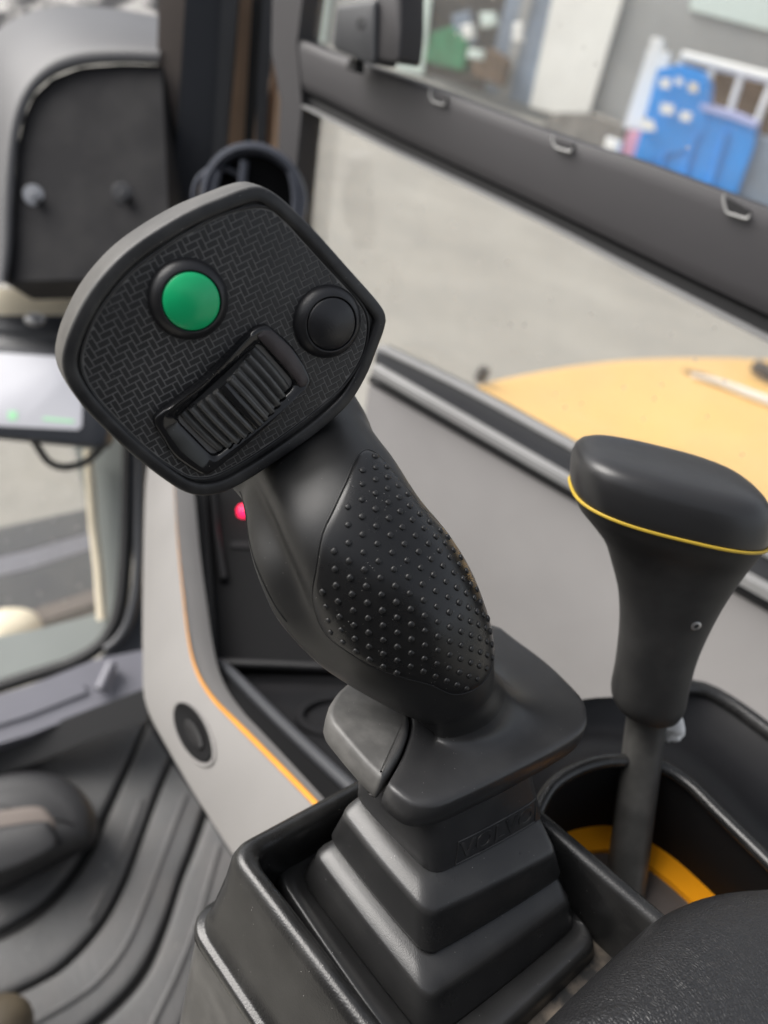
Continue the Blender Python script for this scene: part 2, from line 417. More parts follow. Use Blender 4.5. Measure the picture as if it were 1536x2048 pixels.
# foot of the handle flares into the base plate
bpl = PL(0)
plate_px = [(1150, 1374), (1172, 1402), (1178, 1436), (1168, 1460), (1120, 1492), (1040, 1534), (968, 1570), (910, 1597), (877, 1609), (844, 1611), (815, 1602), (772, 1562),
            (792, 1534), (808, 1505), (820, 1470), (824, 1440), (815, 1410), (808, 1380), (840, 1330), (910, 1285), (975, 1247), (1000, 1250), (1030, 1273), (1096, 1322)]
pc = bpl.hit(925, 1425)
last = hr[-1]; ap = nrm(Aa[-1]-Aa[-1].dot(UJ)*UJ); bp = np.cross(UJ, ap); bp = bp if bp[2] < 0 else -bp
pl2 = np.array([[(p-pc).dot(ap), (p-pc).dot(bp)] for p in bpl.hits(plate_px)])
pl2 = resample(roundpoly(crom(pl2, 3), .0008, 3), 400)
pang = np.unwrap(np.arctan2(pl2[:, 1], pl2[:, 0]))
def plate_ring(ins, h):
    q = offset2(pl2, ins) if ins else pl2
    an = np.arctan2(q[:, 1], q[:, 0]); out = []
    for th in TH:
        k = np.argmin(np.abs((an-th+math.pi) % (2*math.pi)-math.pi)); out.append(pc+q[k, 0]*ap+q[k, 1]*bp+UJ*h)
    return np.array(out)
NT2 = NT
top_in = plate_ring(.0026, -.0002)
rings = list(hr)
P0 = last; P3 = top_in
P1 = P0+Tt[-1]*.011; cen = P0.mean(0)
P2 = P3+(pc-UJ*.0-P3)*.60
for k in range(1, 15):
    t = k/14; rings.append((1-t)**3*P0+3*t*(1-t)**2*P1+3*t*t*(1-t)*P2+t**3*P3)
rings += [plate_ring(.0012, -.00035), plate_ring(.0005, -.0008), plate_ring(.0001, -.0016), plate_ring(-.0002, -.0050), plate_ring(.0, -.0088), plate_ring(.0012, -.0100), plate_ring(.004, -.0104)]
hV, hF = loft(rings, True, True, True)
nsp = len(hr)+3
mk('handle', loft(rings[:nsp+1], True, True, False), M['grip'], joy, ang=75)
mk('foot_plate', loft(rings[nsp:], True, False, True), M['plate'], joy, ang=75)
bvh = BVHTree.FromPolygons([Vector(v) for v in hV], hF)

# --- dimpled grip pad, laid out on the handle's own surface
flat = np.array(hr).reshape(-1, 3)
pix = np.stack([flat[:, 0]/flat[:, 2]*FPX+CX, flat[:, 1]/flat[:, 2]*FPX+CY], 1).reshape(len(hr), NT, 2)
front = np.arange(0, NT//2+6)
def surf(i, th):
    i = min(max(i, 0), len(hr)-1.001); k = int(i); f = i-k
    x = (th % (2*math.pi))/(2*math.pi)*NT; j = int(x) % NT; g = x-int(x); j2 = (j+1) % NT
    return (1-f)*((1-g)*hr[k][j]+g*hr[k][j2])+f*((1-g)*hr[k+1][j]+g*hr[k+1][j2])
def snorm(i, th):
    du = surf(i+.3, th)-surf(i-.3, th); dv = surf(i, th+.05)-surf(i, th-.05)
    n = nrm(np.cross(du, dv)); c = Cc[min(int(i), len(Cc)-1)]
    return n if n.dot(surf(i, th)-c) > 0 else -n
def find(px, py):
    d = np.linalg.norm(pix[:, front]-A(px, py), axis=2); k = np.unravel_index(np.argmin(d), d.shape); return A(k[0], TH[front[k[1]]])
z5 = lambda P: [(450+x/2.363, 750+y/2.363) for x, y in P]
padl = z5([(685, 345), (650, 362), (622, 390), (590, 450), (555, 540), (520, 620), (475, 730), (445, 820), (428, 920), (422, 1020), (428, 1100), (450, 1170),
           (500, 1240), (580, 1305), (690, 1365), (800, 1408), (900, 1437), (980, 1475), (1060, 1503), (1130, 1505)])
padr = z5([(1195, 1475), (1240, 1425), (1262, 1365)])
pts = [find(*p) for p in padl+padr]
itop = pts[0][0]; ibot = pts[-1][0]
# the far edge runs round the right-hand side of the handle
side = [(ibot-1.5, .12), (ibot-5, .0), (itop+(ibot-itop)*.72, -.06), (itop+(ibot-itop)*.5, .02), (itop+(ibot-itop)*.3, .24), (itop+(ibot-itop)*.12, .50)]
po = np.array(pts+[A(*s) for s in side])
# fraction of silhouette: convert to a smooth closed (i,theta) outline
scale_i = np.linalg.norm(np.diff(Cc, axis=0), axis=1).mean(); scale_t = np.linalg.norm(Aa, axis=1).mean()
pq = smooth_closed(po*A(scale_i, scale_t), 120)/A(scale_i, scale_t)
pq = (np.roll(pq, 2, 0)+np.roll(pq, -2, 0)+np.roll(pq, 1, 0)+np.roll(pq, -1, 0)+pq)/5
pcn = pq.mean(0)
def pad_ring(t, h):
    out = []
    for q in pq:
        x = pcn+(q-pcn)*t; out.append(surf(*x)+snorm(*x)*h)
    return np.array(out)
pr = [pad_ring(1.0, -.0004), pad_ring(.997, .00012), pad_ring(.985, .00034), pad_ring(.96, .00045)]+[pad_ring(t, .00045) for t in (.9, .8, .7, .6, .5, .4, .3, .2, .1)]
pad = mk('grip_pad', loft(pr, True, False, True), M['pad'], joy, ang=70)
padbvh = BVHTree.FromPolygons([Vector(v) for v in np.vstack(pr)], loft(pr, True, False, True)[1])
sm = np.array([surf(*q)+snorm(*q)*.00010 for q in pq])
mk('pad_seam', tube(np.vstack([sm, sm[:2]]), .00030, 6, False), M['grip'], pad)
# nubs: rows along the handle, staggered
nubme = bpy.data.meshes.new('nub')
bmn = bmesh.new()
q = roundpoly([(-1, -1), (1, -1), (1, 1), (-1, 1)], .75, 2); rgs = []
for sc_, hh in ((1.0, -.3), (.98, .15), (.82, .48), (.48, .62)): rgs.append(np.c_[q*sc_, np.full(len(q), hh)])
nv, nf = loft(rgs, True, False, True)
bv = [bmn.verts.new(v) for v in nv]
for f in nf: bmn.faces.new([bv[i] for i in f])
bmesh.ops.recalc_face_normals(bmn, faces=bmn.faces); bmn.to_mesh(nubme); bmn.free()
nubme.polygons.foreach_set('use_smooth', [True]*len(nubme.polygons)); nubme.materials.append(M['nub'])
FS = np.array([surf(i_, 1.35) for i_ in range(len(Cc))]); arc_i = np.r_[0, np.cumsum(np.linalg.norm(np.diff(FS, axis=0), axis=1))]
cnt = 0; base = np.array(wloc(pad)); inner = pcn+(pq-pcn)*.945
arow = np.interp(itop, np.arange(len(arc_i)), arc_i)+.0035
aend = np.interp(po[:, 0].max(), np.arange(len(arc_i)), arc_i)
row = 0; sp = .0043
while arow < aend:
    i = np.interp(arow, arc_i, np.arange(len(arc_i)))
    ths = np.linspace(-.45, math.pi, 200); P = np.array([surf(i, t) for t in ths])
    al = np.r_[0, np.cumsum(np.linalg.norm(np.diff(P, axis=0), axis=1))]
    # anchor the columns on the ridge line of the handle
    a0 = np.interp(1.25, ths, al); pitch_ = .0042
    for k in range(-12, 13):
        s_ = a0+(k+.5*(row % 2))*pitch_
        if s_ < 0 or s_ > al[-1]: continue
        th = np.interp(s_, al, ths)
        ii = i+(th-1.3)*.7                          # rows rise towards the right, as moulded
        if th < .26 or not inpoly(inner, ii, th): continue
        n_ = snorm(ii, th); hit_ = padbvh.find_nearest(Vector(surf(ii, th)+n_*.0004)); p_ = np.array(hit_[0])
        tt = nrm(Tt[min(int(ii), len(Tt)-1)]-Tt[min(int(ii), len(Tt)-1)].dot(n_)*n_); bb = np.cross(n_, tt)
        o = bpy.data.objects.new('nub', nubme); COL.objects.link(o); o.parent = pad
        X, Y, Z = (RW@v for v in (nrm(tt+.25*bb), np.cross(n_, nrm(tt+.25*bb)), n_)); L_ = tow(p_)-base; s2 = .00086*random.uniform(.92, 1.08)
        o.matrix_local = Matrix(((X[0]*s2, Y[0]*s2, Z[0]*s2, L_[0]), (X[1]*s2, Y[1]*s2, Z[1]*s2, L_[1]), (X[2]*s2, Y[2]*s2, Z[2]*s2, L_[2]), (0, 0, 0, 1)))
        cnt += 1
    arow += sp; row += 1; sp = max(.0034, sp*.988)
print('nubs', cnt)

ms = np.array([surf(i_, t_)+snorm(i_, t_)*.00005 for i_, t_ in zip(np.linspace(9, 42, 40), 2.86+.10*np.sin(np.linspace(0, 3.1, 40)))])
mk('mould_seam', tube(ms, .00018, 6), M['seam'], joy)
# --- separate lever at the left of the foot
lv = [(702, 1358), (676, 1380), (660, 1404), (655, 1424), (662, 1444), (695, 1484), (731, 1525), (765, 1558), (786, 1530), (805, 1500), (818, 1466), (822, 1437), (814, 1408), (800, 1380), (772, 1348), (735, 1338)]
lpl = PL(.2); lv2 = resample(roundpoly(lpl.to2(lpl.hits(lv)), .0012, 4), 120)
mk('foot_lever', prof(lpl, lv2, [(a*mm, b*mm) for a, b in [(3, -10.2), (1, -9.6), (.1, -8.4), (-.1, -5), (0, -2.2), (.35, -1.0), (1.0, -.25), (1.8, 0)]]), M['lever'], joy, ang=60)
# --- collar under the plate with raised lettering
def rq(L, Fp, R, h, r=7, bul=.4, n=10, m=8):
    """rounded square on the plane at height h from its left, front and right corners"""
    pl = PL(h); l, f, q = pl.to2(pl.hits([L, Fp, R])); b = l+q-f
    P = [l, f, q, b]; out = []; c = np.mean(P, 0); P = [p+nrm(p-c)*r*mm*.38 for p in P]
    for i in range(4):
        a, p, d = P[i-1], P[i], P[(i+1) % 4]
        ua, ud = nrm(a-p), nrm(d-p); rr = r*mm
        s_, e_ = p+ua*rr, p+ud*rr
        for k in range(n+1):
            t = k/n; out.append((1-t)**2*s_+2*t*(1-t)*p+t*t*e_)
        s2_, e2_ = e_, d-ud*rr*1.0
        mid = nrm((p+d)/2-c)
        for k in range(1, m):
            t = k/m; out.append(s2_*(1-t)+e2_*t+mid*bul*mm*4*t*(1-t))
    return pl.to3(np.array(out))
cl = [rq((722, 1500), (866, 1640), (1062, 1545), -9.5, 6), rq((718, 1560), (868, 1716), (1076, 1606), -22, 6), rq((716, 1585), (868, 1742), (1082, 1630), -27, 6), rq((724, 1600), (868, 1738), (1070, 1635), -28, 6)]
collar = mk('collar', loft(cl), M['plate'], joy, ang=50)
# lettering on the right-hand face of the collar
ta, tb, tc_ = PL(-27).hit(900, 1728), PL(-27).hit(1076, 1636), None
tx = nrm(tb-ta); up_ = UJ; tn = np.cross(tx, up_); tn = tn if tn[2] < 0 else -tn
F_ = rq((718, 1560), (868, 1716), (1076, 1606), -22, 6)
cu = bpy.data.curves.new('letters', 'FONT'); cu.body = 'VOLVO'; cu.size = 1; cu.extrude = .02; cu.bevel_depth = .012; cu.space_character = 1.12; cu.offset = .008
to = bpy.data.objects.new('t', cu); COL.objects.link(to); dg = bpy.context.evaluated_depsgraph_get()
tm = bpy.data.meshes.new_from_object(to.evaluated_get(dg)); bpy.data.objects.remove(to)
tv = np.array([v.co for v in tm.vertices]); tf = [tuple(p.vertices) for p in tm.polygons]
bb0, bb1 = tv.min(0), tv.max(0); wid = np.linalg.norm(tb-ta)*.84; sx = wid/(bb1[0]-bb0[0]); hgt = .0056; sy = hgt/(bb1[1]-bb0[1])
colbvh = BVHTree.FromPolygons([Vector(v) for v in np.vstack(cl)], loft(cl)[1])
org = ta+tx*wid*.07+UJ*.0016
def oncol(x, y, d):
    p = org+tx*x+UJ*y; h = colbvh.ray_cast(Vector(p+tn*.02), Vector(-tn))
    return (np.array(h[0]) if h[0] else p)+tn*d
lv_ = np.array([oncol((v[0]-bb0[0])*sx, (v[1]-bb0[1])*sy, .00030 if v[2] > 0 else -.0004) for v in tv])
mk('lettering', (lv_, tf), M['shell'], collar, ang=40)
fr = [(-.0012, -.001), (-.0012, hgt+.001), (wid+.0012, hgt+.001), (wid+.0012, -.001)]
frp = [oncol(x, y, .0001) for k in range(4) for x, y in [tuple(np.array(fr[k])*(1-t)+np.array(fr[(k+1) % 4])*t) for t in np.linspace(0, 1, 10)[:-1]]]
mk('lettering_frame', tube(np.vstack([frp, frp[:2]]), .00022, 6, False), M['shell'], collar)

# ================================================================== bellows boot
boot = thing('rubber_boot', PL(-66).hit(860, 1950), 'black stepped rubber bellows boot under the joystick', 'boot')
br = [rq((724, 1592), (868, 1735), (1070, 1630), -27.0, 5), rq((712, 1600), (862, 1765), (1085, 1650), -28.0, 5), rq((694, 1614), (857, 1808), (1102, 1686), -30.2, 5), rq((688, 1622), (856, 1822), (1108, 1698), -31.2, 5),
      rq((685, 1630), (856, 1832), (1110, 1706), -33, 5), rq((664, 1668), (856, 1898), (1120, 1744), -44, 5.5), rq((666, 1674), (856, 1903), (1118, 1748), -45.2, 5.5), rq((676, 1684), (856, 1892), (1104, 1746), -46, 5.5)]
mk('bellows_tier', loft(br, True, False, False), M['boot'], boot, ang=75)
br = [rq((680, 1684), (856, 1890), (1102, 1746), -46, 5.5), rq((664, 1690), (856, 1930), (1118, 1764), -47, 5.5), rq((640, 1700), (857, 1978), (1130, 1790), -49.0, 5.5), rq((634, 1706), (857, 1992), (1136, 1798), -50.2, 5.5), rq((630, 1714), (857, 2002), (1138, 1806), -52, 5.5),
      rq((608, 1746), (857, 2066), (1146, 1842), -62, 6.5), rq((610, 1752), (857, 2072), (1144, 1846), -63, 6.5), rq((620, 1764), (857, 2060), (1130, 1846), -64, 6.5)]
mk('bellows_tier', loft(br, True, False, False), M['boot'], boot, ang=75)
br = [rq((624, 1762), (857, 2060), (1130, 1846), -64, 6.5), rq((600, 1755), (857, 2100), (1150, 1850), -61, 8), rq((574, 1746), (857, 2148), (1172, 1866), -59.5, 8), rq((562, 1748), (857, 2170), (1182, 1876), -60.5, 8), rq((556, 1756), (857, 2184), (1186, 1886), -63, 8), rq((552, 1768), (857, 2200), (1188, 1898), -67, 8)]
mk('flange', loft(br, True, False, False), M['boot'], boot, ang=75)

# ================================================================== control console
def leather(name):
    m = bpy.data.materials.new(name); m.use_nodes = True; nt = m.node_tree; b = nt.nodes['Principled BSDF']; N, L = nt.nodes.new, nt.links.new
    b.inputs['Base Color'].default_value = (.018, .018, .019, 1); b.inputs['Roughness'].default_value = .30
    g = N('ShaderNodeNewGeometry'); nz = N('ShaderNodeTexNoise'); nz.inputs['Scale'].default_value = 260; nz.inputs['Detail'].default_value = 3
    L(g.outputs['Position'], nz.inputs['Vector'])
    ad = N('ShaderNodeVectorMath'); ad.operation = 'MULTIPLY_ADD'; L(nz.outputs['Color'], ad.inputs[0]); ad.inputs[1].default_value = (.0022,)*3; L(g.outputs['Position'], ad.inputs[2])
    v = N('ShaderNodeTexVoronoi'); v.feature = 'DISTANCE_TO_EDGE'; v.inputs['Scale'].default_value = 950; L(ad.outputs[0], v.inputs['Vector'])
    r = N('ShaderNodeMapRange'); r.inputs[1].default_value = 0; r.inputs[2].default_value = .28; L(v.outputs['Distance'], r.inputs[0])
    n2 = N('ShaderNodeTexNoise'); n2.inputs['Scale'].default_value = 2200; L(g.outputs['Position'], n2.inputs['Vector'])
    mx = N('ShaderNodeMath'); mx.operation = 'MULTIPLY_ADD'; mx.inputs[1].default_value = .25; L(n2.outputs[0], mx.inputs[0]); L(r.outputs[0], mx.inputs[2])
    bp = N('ShaderNodeBump'); bp.inputs['Strength'].default_value = .50; bp.inputs['Distance'].default_value = .00034; L(mx.outputs[0], bp.inputs['Height']); L(bp.outputs[0], b.inputs['Normal'])
    return m
M['leather'] = leather('grained black leatherette')
M['floorp'] = mat('dusty tray plastic', (.020, .0195, .019), .6, .4, 1500, .3, 60, film=.75, filmcol=(.27, .22, .17))
M['orange'] = mat('orange trim', (.86, .34, .008), .45, .1, 900, .05, 40)
M['trim'] = mat('ochre edge trim', (.60, .25, .02), .5, .1, 900, .08, 40)
M['brownfl'] = mat('brown felt floor', (.085, .072, .066), .85, .6, 1600, .2, 60)
M['deck'] = mat('dark deck plastic', (.007, .007, .008), .5, .4, 1500, .12, 30, spec=.25)
M['pit'] = mat('black recess plastic', (.006, .006, .0065), .85, .3, 1500, spec=.15)
M['grey'] = mat('light grey skirt plastic', (.20, .193, .187), .55, .25, 900, .06, 12)
M['shaft'] = mat('charcoal lever tube', (.050, .049, .047), .42, .3, 1800, .1, 40, film=.15)
M['knob'] = mat('satin black knob', (.020, .020, .021), .36, .2, 2600, .08, 30, rvar=.04)
M['knobb'] = mat('matt black knob body', (.018, .018, .0185), .55, .4, 2200, .1, 30, film=.06)
M['yellow'] = mat('yellow ring', (.46, .31, .03), .5)
M['lint'] = mat('white lint', (.85, .85, .83), .9, .8, 2500)
M['metal'] = mat('dull metal', (.45, .45, .46), .35, 0, 300, metal=.9)
M['clip'] = mat('pale clip plastic', (.09, .09, .10), .4)

con = thing('control_console', PL(-80).hit(860, 1900), 'black plastic console tray around the rubber boot, raised rounded rim', 'console')
tp = PL(-42)
trc = tp.to2(tp.hits([(458, 1697), (899, 1461), (1470, 1944), (862, 2232)]))
def trr(o, h):
    q = trc; c = q.mean(0)
    P = []
    for i in range(4):
        a, b, d = q[i-1], q[i], q[(i+1) % 4]
        ua, ud = nrm(a-b), nrm(d-b); s = math.sqrt(max(1e-6, 1-ua.dot(ud)**2))
        P.append(b-(ua+ud)*o*mm/s)
    return tp.to3(roundpoly(P, [max(.003, (8+.4*o)*mm), .010, max(.003, (8+.4*o)*mm), .012], 9), h*mm)
mk('tray_rim', loft([trr(-6.6, -26), trr(-6.2, -8), trr(-5.6, -3.0), trr(-4.6, -1.0), trr(-3.2, -.2), trr(-1.8, 0), trr(-.4, -.5), trr(.6, -1.8), trr(1.2, -4), trr(1.8, -14), trr(3.6, -30), trr(4.4, -36.6), trr(5.2, -37.4), trr(6.4, -37.6), trr(7.0, -38.4), trr(7.1, -41.5), trr(6.0, -43)], True, False, False), M['tray'], con, ang=70)
mk('tray_floor', loft([trr(-5.2, -26), trr(-5.4, -25.5), trr(-12, -25.2)]), M['floorp'], con)
mk('lower_skirt', loft([trr(6.2, -42), trr(6.4, -60), trr(6.8, -110), trr(6.8, -160)], True, False, False), M['shaft'], con)
# a fine moulding line on the outer wall
L1 = trr(4.0, -18); L1 = L1[np.argsort([0]*len(L1), kind='stable')]
# pocket round the gear lever
prim = smooth_open(PL(-45).hits([(1060, 1660), (1085, 1600), (1115, 1562), (1170, 1533), (1230, 1521), (1305, 1527), (1370, 1562), (1440, 1630), (1536, 1724), (1620, 1810), (1760, 1950)]), 50)
pbot = smooth_open(PL(-92).hits([(1040, 1760), (1080, 1700), (1130, 1668), (1180, 1655), (1230, 1654), (1290, 1680), (1350, 1720), (1430, 1793), (1500, 1866), (1580, 1950), (1700, 2080)]), 50)
pinn = smooth_open(PL(-92).hits([(1075, 1800), (1115, 1745), (1165, 1708), (1200, 1701), (1235, 1702), (1280, 1722), (1325, 1752), (1388, 1808), (1440, 1870), (1500, 1950), (1600, 2080)]), 50)
pk = thing('lever_pocket', PL(-92).hit(1250, 1760), 'deep black pocket with an orange ring around the gear lever', 'console')
mk('pocket_wall', loft([prim, prim*.6+pbot*.4-UJ*.004, pbot], False), M['pit'], pk)
mk('pocket_rim', tube(prim, .0026, 12), M['tray'], pk)
mk('orange_ring', loft([pbot-UJ*.004, pbot+UJ*.0006, pinn+UJ*.0006, pinn-UJ*.004], False), M['orange'], pk, ang=30)
mk('felt_floor', loft([pinn-UJ*.002, pinn*0+PL(-94).hit(1190, 1900)+(pinn-pinn.mean(0))*.2], False), M['brownfl'], pk)
dmid = smooth_open(PL(-70).hits([(1000, 1600), (1060, 1540), (1120, 1490), (1180, 1470), (1250, 1475), (1320, 1480), (1390, 1510), (1470, 1580), (1560, 1680), (1660, 1780), (1900, 1980)]), 50)
dout = smooth_open(PL(-56).hits([(960, 1560), (1020, 1480), (1090, 1425), (1170, 1398), (1260, 1392), (1340, 1378), (1400, 1378), (1460, 1408), (1540, 1466), (1640, 1540), (2050, 1830)]), 50)
mk('deck', loft([prim+UJ*.0005, prim*.7+dmid*.3-UJ*.001, dmid, dmid*.4+dout*.6-UJ*.006, dout, dout-UJ*.09], False), M['deck'], pk, ang=70)
mk('deck_edge', tube(dout[21:], .0042, 12), M['tray'], pk)
# white lint caught beside the lever
def blob(c, r, seed, amp=.4, sq=(1, 1, 1), sub=3):
    bm = bmesh.new(); bmesh.ops.create_icosphere(bm, subdivisions=sub, radius=1)
    rs = np.random.RandomState(seed); D = rs.normal(size=(7, 3)); D /= np.linalg.norm(D, axis=1)[:, None]; W_ = rs.uniform(-1, 1, 7); K = rs.uniform(2, 6, 7)
    V = np.array([v.co for v in bm.verts]); F = [tuple(v.index for v in f.verts) for f in bm.faces]; bm.free()
    s = 1+amp*sum(w_*np.sin(k*(V@d)+w_*5) for d, w_, k in zip(D, W_, K))/3
    return np.asarray(c)+V*s[:, None]*r*np.array(sq), F
mk('lint', joinm([blob(at(1338, 1452, .292), .0050, 3, .8), blob(at(1350, 1462, .292), .0034, 5, .9), blob(at(1334, 1440, .292), .0020, 9, .9)]), M['lint'], label='small tuft of white lint behind the gear lever tube', cat='lint', ang=180)

# ================================================================== gear lever
gl = thing('gear_lever', at(1250, 1790, .31), 'black gear lever with a wide domed knob and a thin yellow line', 'lever')
GS = crom(np.array([[1143, 974, 1520, 1064, .2500, .72], [1152, 1002, 1504, 1090, .2525, .71], [1180, 1038, 1484, 1124, .2560, .71], [1206, 1074, 1460, 1166, .2595, .74], [1221, 1118, 1436, 1211, .2635, .78],
           [1236, 1180, 1412, 1262, .2680, .84], [1239, 1250, 1391, 1314, .2730, .90], [1232, 1328, 1376, 1367, .2785, .96], [1224, 1384, 1368, 1397, .2830, 1.0], [1232, 1408, 1358, 1418, .2850, 1.0]]), 5, False)
gax = nrm(at(1336, 1020, .25)-at(1298, 1408, .285))
th = np.linspace(0, 2*math.pi, 80, endpoint=False)
def gring(q, ex, s=1, lift=0):
    l, r = at(q[0], q[1], q[4]), at(q[2], q[3], q[4]); c = (l+r)/2; a = (r-l)/2; la = np.linalg.norm(a)
    b = nrm(np.cross(gax, a)); b = b if b[2] < 0 else -b
    X = np.sign(np.cos(th))*np.abs(np.cos(th))**ex; Y = np.sign(np.sin(th))*np.abs(np.sin(th))**ex
    return c+gax*lift+s*(X[:, None]*a+Y[:, None]*b*la*q[5])
n = len(GS)
rings = [gring(q, .70+.30*i/n, .996) for i, q in enumerate(GS)]
e = rings[-1]; ec = e.mean(0)
rings += [ec+(e-ec)*.8-gax*.0012, ec+(e-ec)*.55-gax*.0016]
# the moulded thumb notch on the left
kb = mk('knob_body', loft(rings, True, True, True), M['knobb'], gl, ang=70)
q0 = GS[0]
cap = [gring(q0, .70, s, l*mm) for s, l in ((.99, .2), (1.0, 1.5), (1.005, 4.0), (1.0, 8.0), (.985, 11.4), (.955, 13.9), (.91, 15.6), (.84, 16.8), (.74, 17.6), (.60, 18.2), (.42, 18.6), (.25, 18.8), (.08, 18.9))]
mk('knob_cap', loft(cap, True, False, True), M['knob'], gl, ang=80)
yr = gring(q0, .70, 1.002, 0); mk('yellow_line', tube(np.vstack([yr, yr[:2]]), .00062, 8, False), M['yellow'], gl)
mk('shaft', tube([at(1300, 1400, .284), at(1292, 1450, .290), at(1270, 1620, .294), at(1250, 1780, .292), at(1240, 1860, .291)], [.0080]*5, 24), M['shaft'], gl)
sn = nrm(A(.75, .1, -.65)); hb_ = BVHTree.FromPolygons([Vector(v) for v in np.vstack(rings)], loft(rings)[1]).ray_cast(Vector((0, 0, 0)), Vector(nrm(ray(1392, 1252)))); scn = np.array(hb_[0]); sn = np.array(hb_[1]); sn = sn if sn[2] < 0 else -sn
mk('set_screw', lathe(scn, sn, [(.0019, -.004), (.0019, .0002), (.0016, .0004), (.0010, .0004), (.001, -.0004), (.0001, -.0004)], 20), M['metal'], gl)

# ================================================================== armrest pad
ap_ = PL(-33)
arm = smooth_closed(ap_.to2(ap_.hits([(1020, 2120), (1085, 2050), (1150, 1985), (1210, 1927), (1262, 1880), (1300, 1848), (1340, 1824), (1385, 1806), (1440, 1794), (1500, 1788), (1580, 1786), (1720, 1800), (1900, 1900), (1960, 2080), (1900, 2260), (1650, 2420), (1200, 2420), (1040, 2280)])), 160)
ac = arm.mean(0)
rings = [ap_.to3(ac+(arm-ac)*s, h*mm) for s, h in ((.93, -24), (.975, -20), (1.0, -12), (1.005, -6), (1.0, -2), (.985, 1.6), (.955, 4.6), (.91, 7.3), (.84, 10), (.75, 12.2), (.62, 14), (.48, 15.2), (.32, 15.8), (.15, 16.2))]
mk('armrest', loft(rings), M['leather'], ang=180, label='padded black grained leatherette armrest at the lower right', cat='armrest')

# ================================================================== cab around it
M['frame'] = mat('window frame paint', (.040, .038, .041), .55, .2, 500, .06, 8)
M['frdark'] = mat('black rubber seal', (.011, .011, .012), .6, .2, 500)
M['panel'] = mat('grey cab side panel', (.295, .285, .283), .62, .5, 700, .07, 8, film=.12, filmcol=(.22, .21, .20))
M['rail'] = mat('satin grey rail', (.30, .30, .30), .35, 0, 300, .08, 12, metal=.3)
M['raild'] = mat('slate rail', (.038, .040, .045), .42, 0, 300, .06, 12)
M['brown'] = mat('tan pillar liner', (.50, .34, .23), .7, .2, 300, .12, 10)
M['browng'] = mat('grey brown pillar liner', (.15, .125, .11), .7, .2, 300, .1, 10)
M['navy'] = mat('blue black pillar', (.016, .019, .026), .5, .2, 300, .1, 10)
M['seat'] = mat('grey moulded cover', (.068, .068, .072), .5, .25, 500, .05, 9)
M['seatd'] = mat('charcoal cover face', (.020, .0195, .021), .8, .3, 600, .08, 10, film=.05, spec=.2)
M['ventp'] = mat('slate vent plastic', (.060, .066, .085), .45)
M['cream'] = mat('cream painted ledge', (.74, .66, .50), .6, 0, 300, .05, 8)
M['screen'] = mat('lit white display', (.5, .5, .53), .25, emit=(.80, .80, .86), estr=.15)
M['scrgreen'] = mat('green display mark', (.3, .6, .35), .3, emit=(.40, .66, .45), estr=.25)
M['doorf'] = mat('grey green door frame', (.36, .385, .365), .5, .2, 300, .08, 8)
M['sill'] = mat('slate sill', (.15, .15, .175), .42, .2, 400, .1, 8)
M['mat'] = mat('grey rubber floor mat', (.090, .090, .091), .6, .5, 260, .14, 14, film=.35, filmcol=(.14, .128, .12), dust=.06, dscale=130, dcol=(.5, .48, .45))
M['matd'] = mat('black mat groove', (.008, .008, .008), .8)
M['led'] = mat('red pilot lamp', (.8, .02, .05), .3, emit=(1, .015, .09), estr=1.6)
M['boott'] = mat('dark olive leather', (.07, .055, .035), .6, .4, 500, .2, 50)
M['pedal'] = mat('black pedal rubber', (.018, .018, .0195), .5, .3, 400, .12, 20)

hdir = A(-2148, -1601, 1420); hdir = nrm(hdir-hdir.dot(UPW)*UPW)
WN = np.cross(UPW, hdir); WN = WN if WN[2] < 0 else -WN
WP = Plane(at(1000, 880, .62), WN)
def slab(pl, px, t, bev=.0015, r=0, back=True):
    """outline on a plane, extruded back by t (metres), front edges bevelled"""
    q = pl.to2(pl.hits(px))
    if r: q = roundpoly(q, r, 5)
    q = resample(q, max(60, len(q))) if r else q
    c = q.mean(0)
    if r: return prof(pl, q, [(bev, -t), (0, -t+bev), (0, -bev), (bev*.3, -bev*.3), (bev, 0)])
    a = pl.to3(q, -t); b = pl.to3(q, -bev); d = pl.to3(c+(q-c)*(1-bev/max(np.abs(q-c).max(), .01)), 0)
    return loft([a, b, d])
def strip(pl, top, bot, t, n=30, rnd=.15):
    """a long bar between two pixel lines on a plane, rounded front"""
    a, b = smooth_open(pl.hits(top), n), smooth_open(pl.hits(bot), n); N_ = pl.n
    pr = [(0, -t), (0, -t*rnd), (.08, -t*rnd*.3), (.2, 0), (.8, 0), (.92, -t*rnd*.3), (1, -t*rnd), (1, -t)]
    rings = [np.array([a[i]*(1-s)+b[i]*s+N_*h for s, h in pr]) for i in range(n)]
    return loft(rings)

# --- side panel with its rails
sp_ = thing('cab_side_panel', WP.hit(1150, 1500), 'plain grey cab side panel below the window', 'panel')
mk('panel_sheet', slab(WP, [(736, 768), (1560, 1236), (2300, 1656), (2300, 2300), (1200, 2300), (800, 1700), (690, 1330), (716, 900)], .02, .002), M['panel'], sp_)
mk('panel_gap', strip(WP.shift(.002), [(738, 752), (1140, 984), (1560, 1224), (2300, 1647)], [(736, 766), (1140, 1000), (1560, 1240), (2300, 1663)], .008), M['frdark'], sp_)
mk('lower_rail', strip(WP.shift(.012), [(748, 728), (1145, 958), (1560, 1186), (2300, 1593)], [(740, 752), (1140, 984), (1560, 1222), (2300, 1646)], .016, rnd=.5), M['rail'], sp_)
mk('upper_rail', strip(WP.shift(.006), [(752, 697), (932, 785), (1172, 918), (1560, 1130), (2300, 1534)], [(748, 730), (1145, 960), (1560, 1188), (2300, 1595)], .02), M['raild'], sp_)
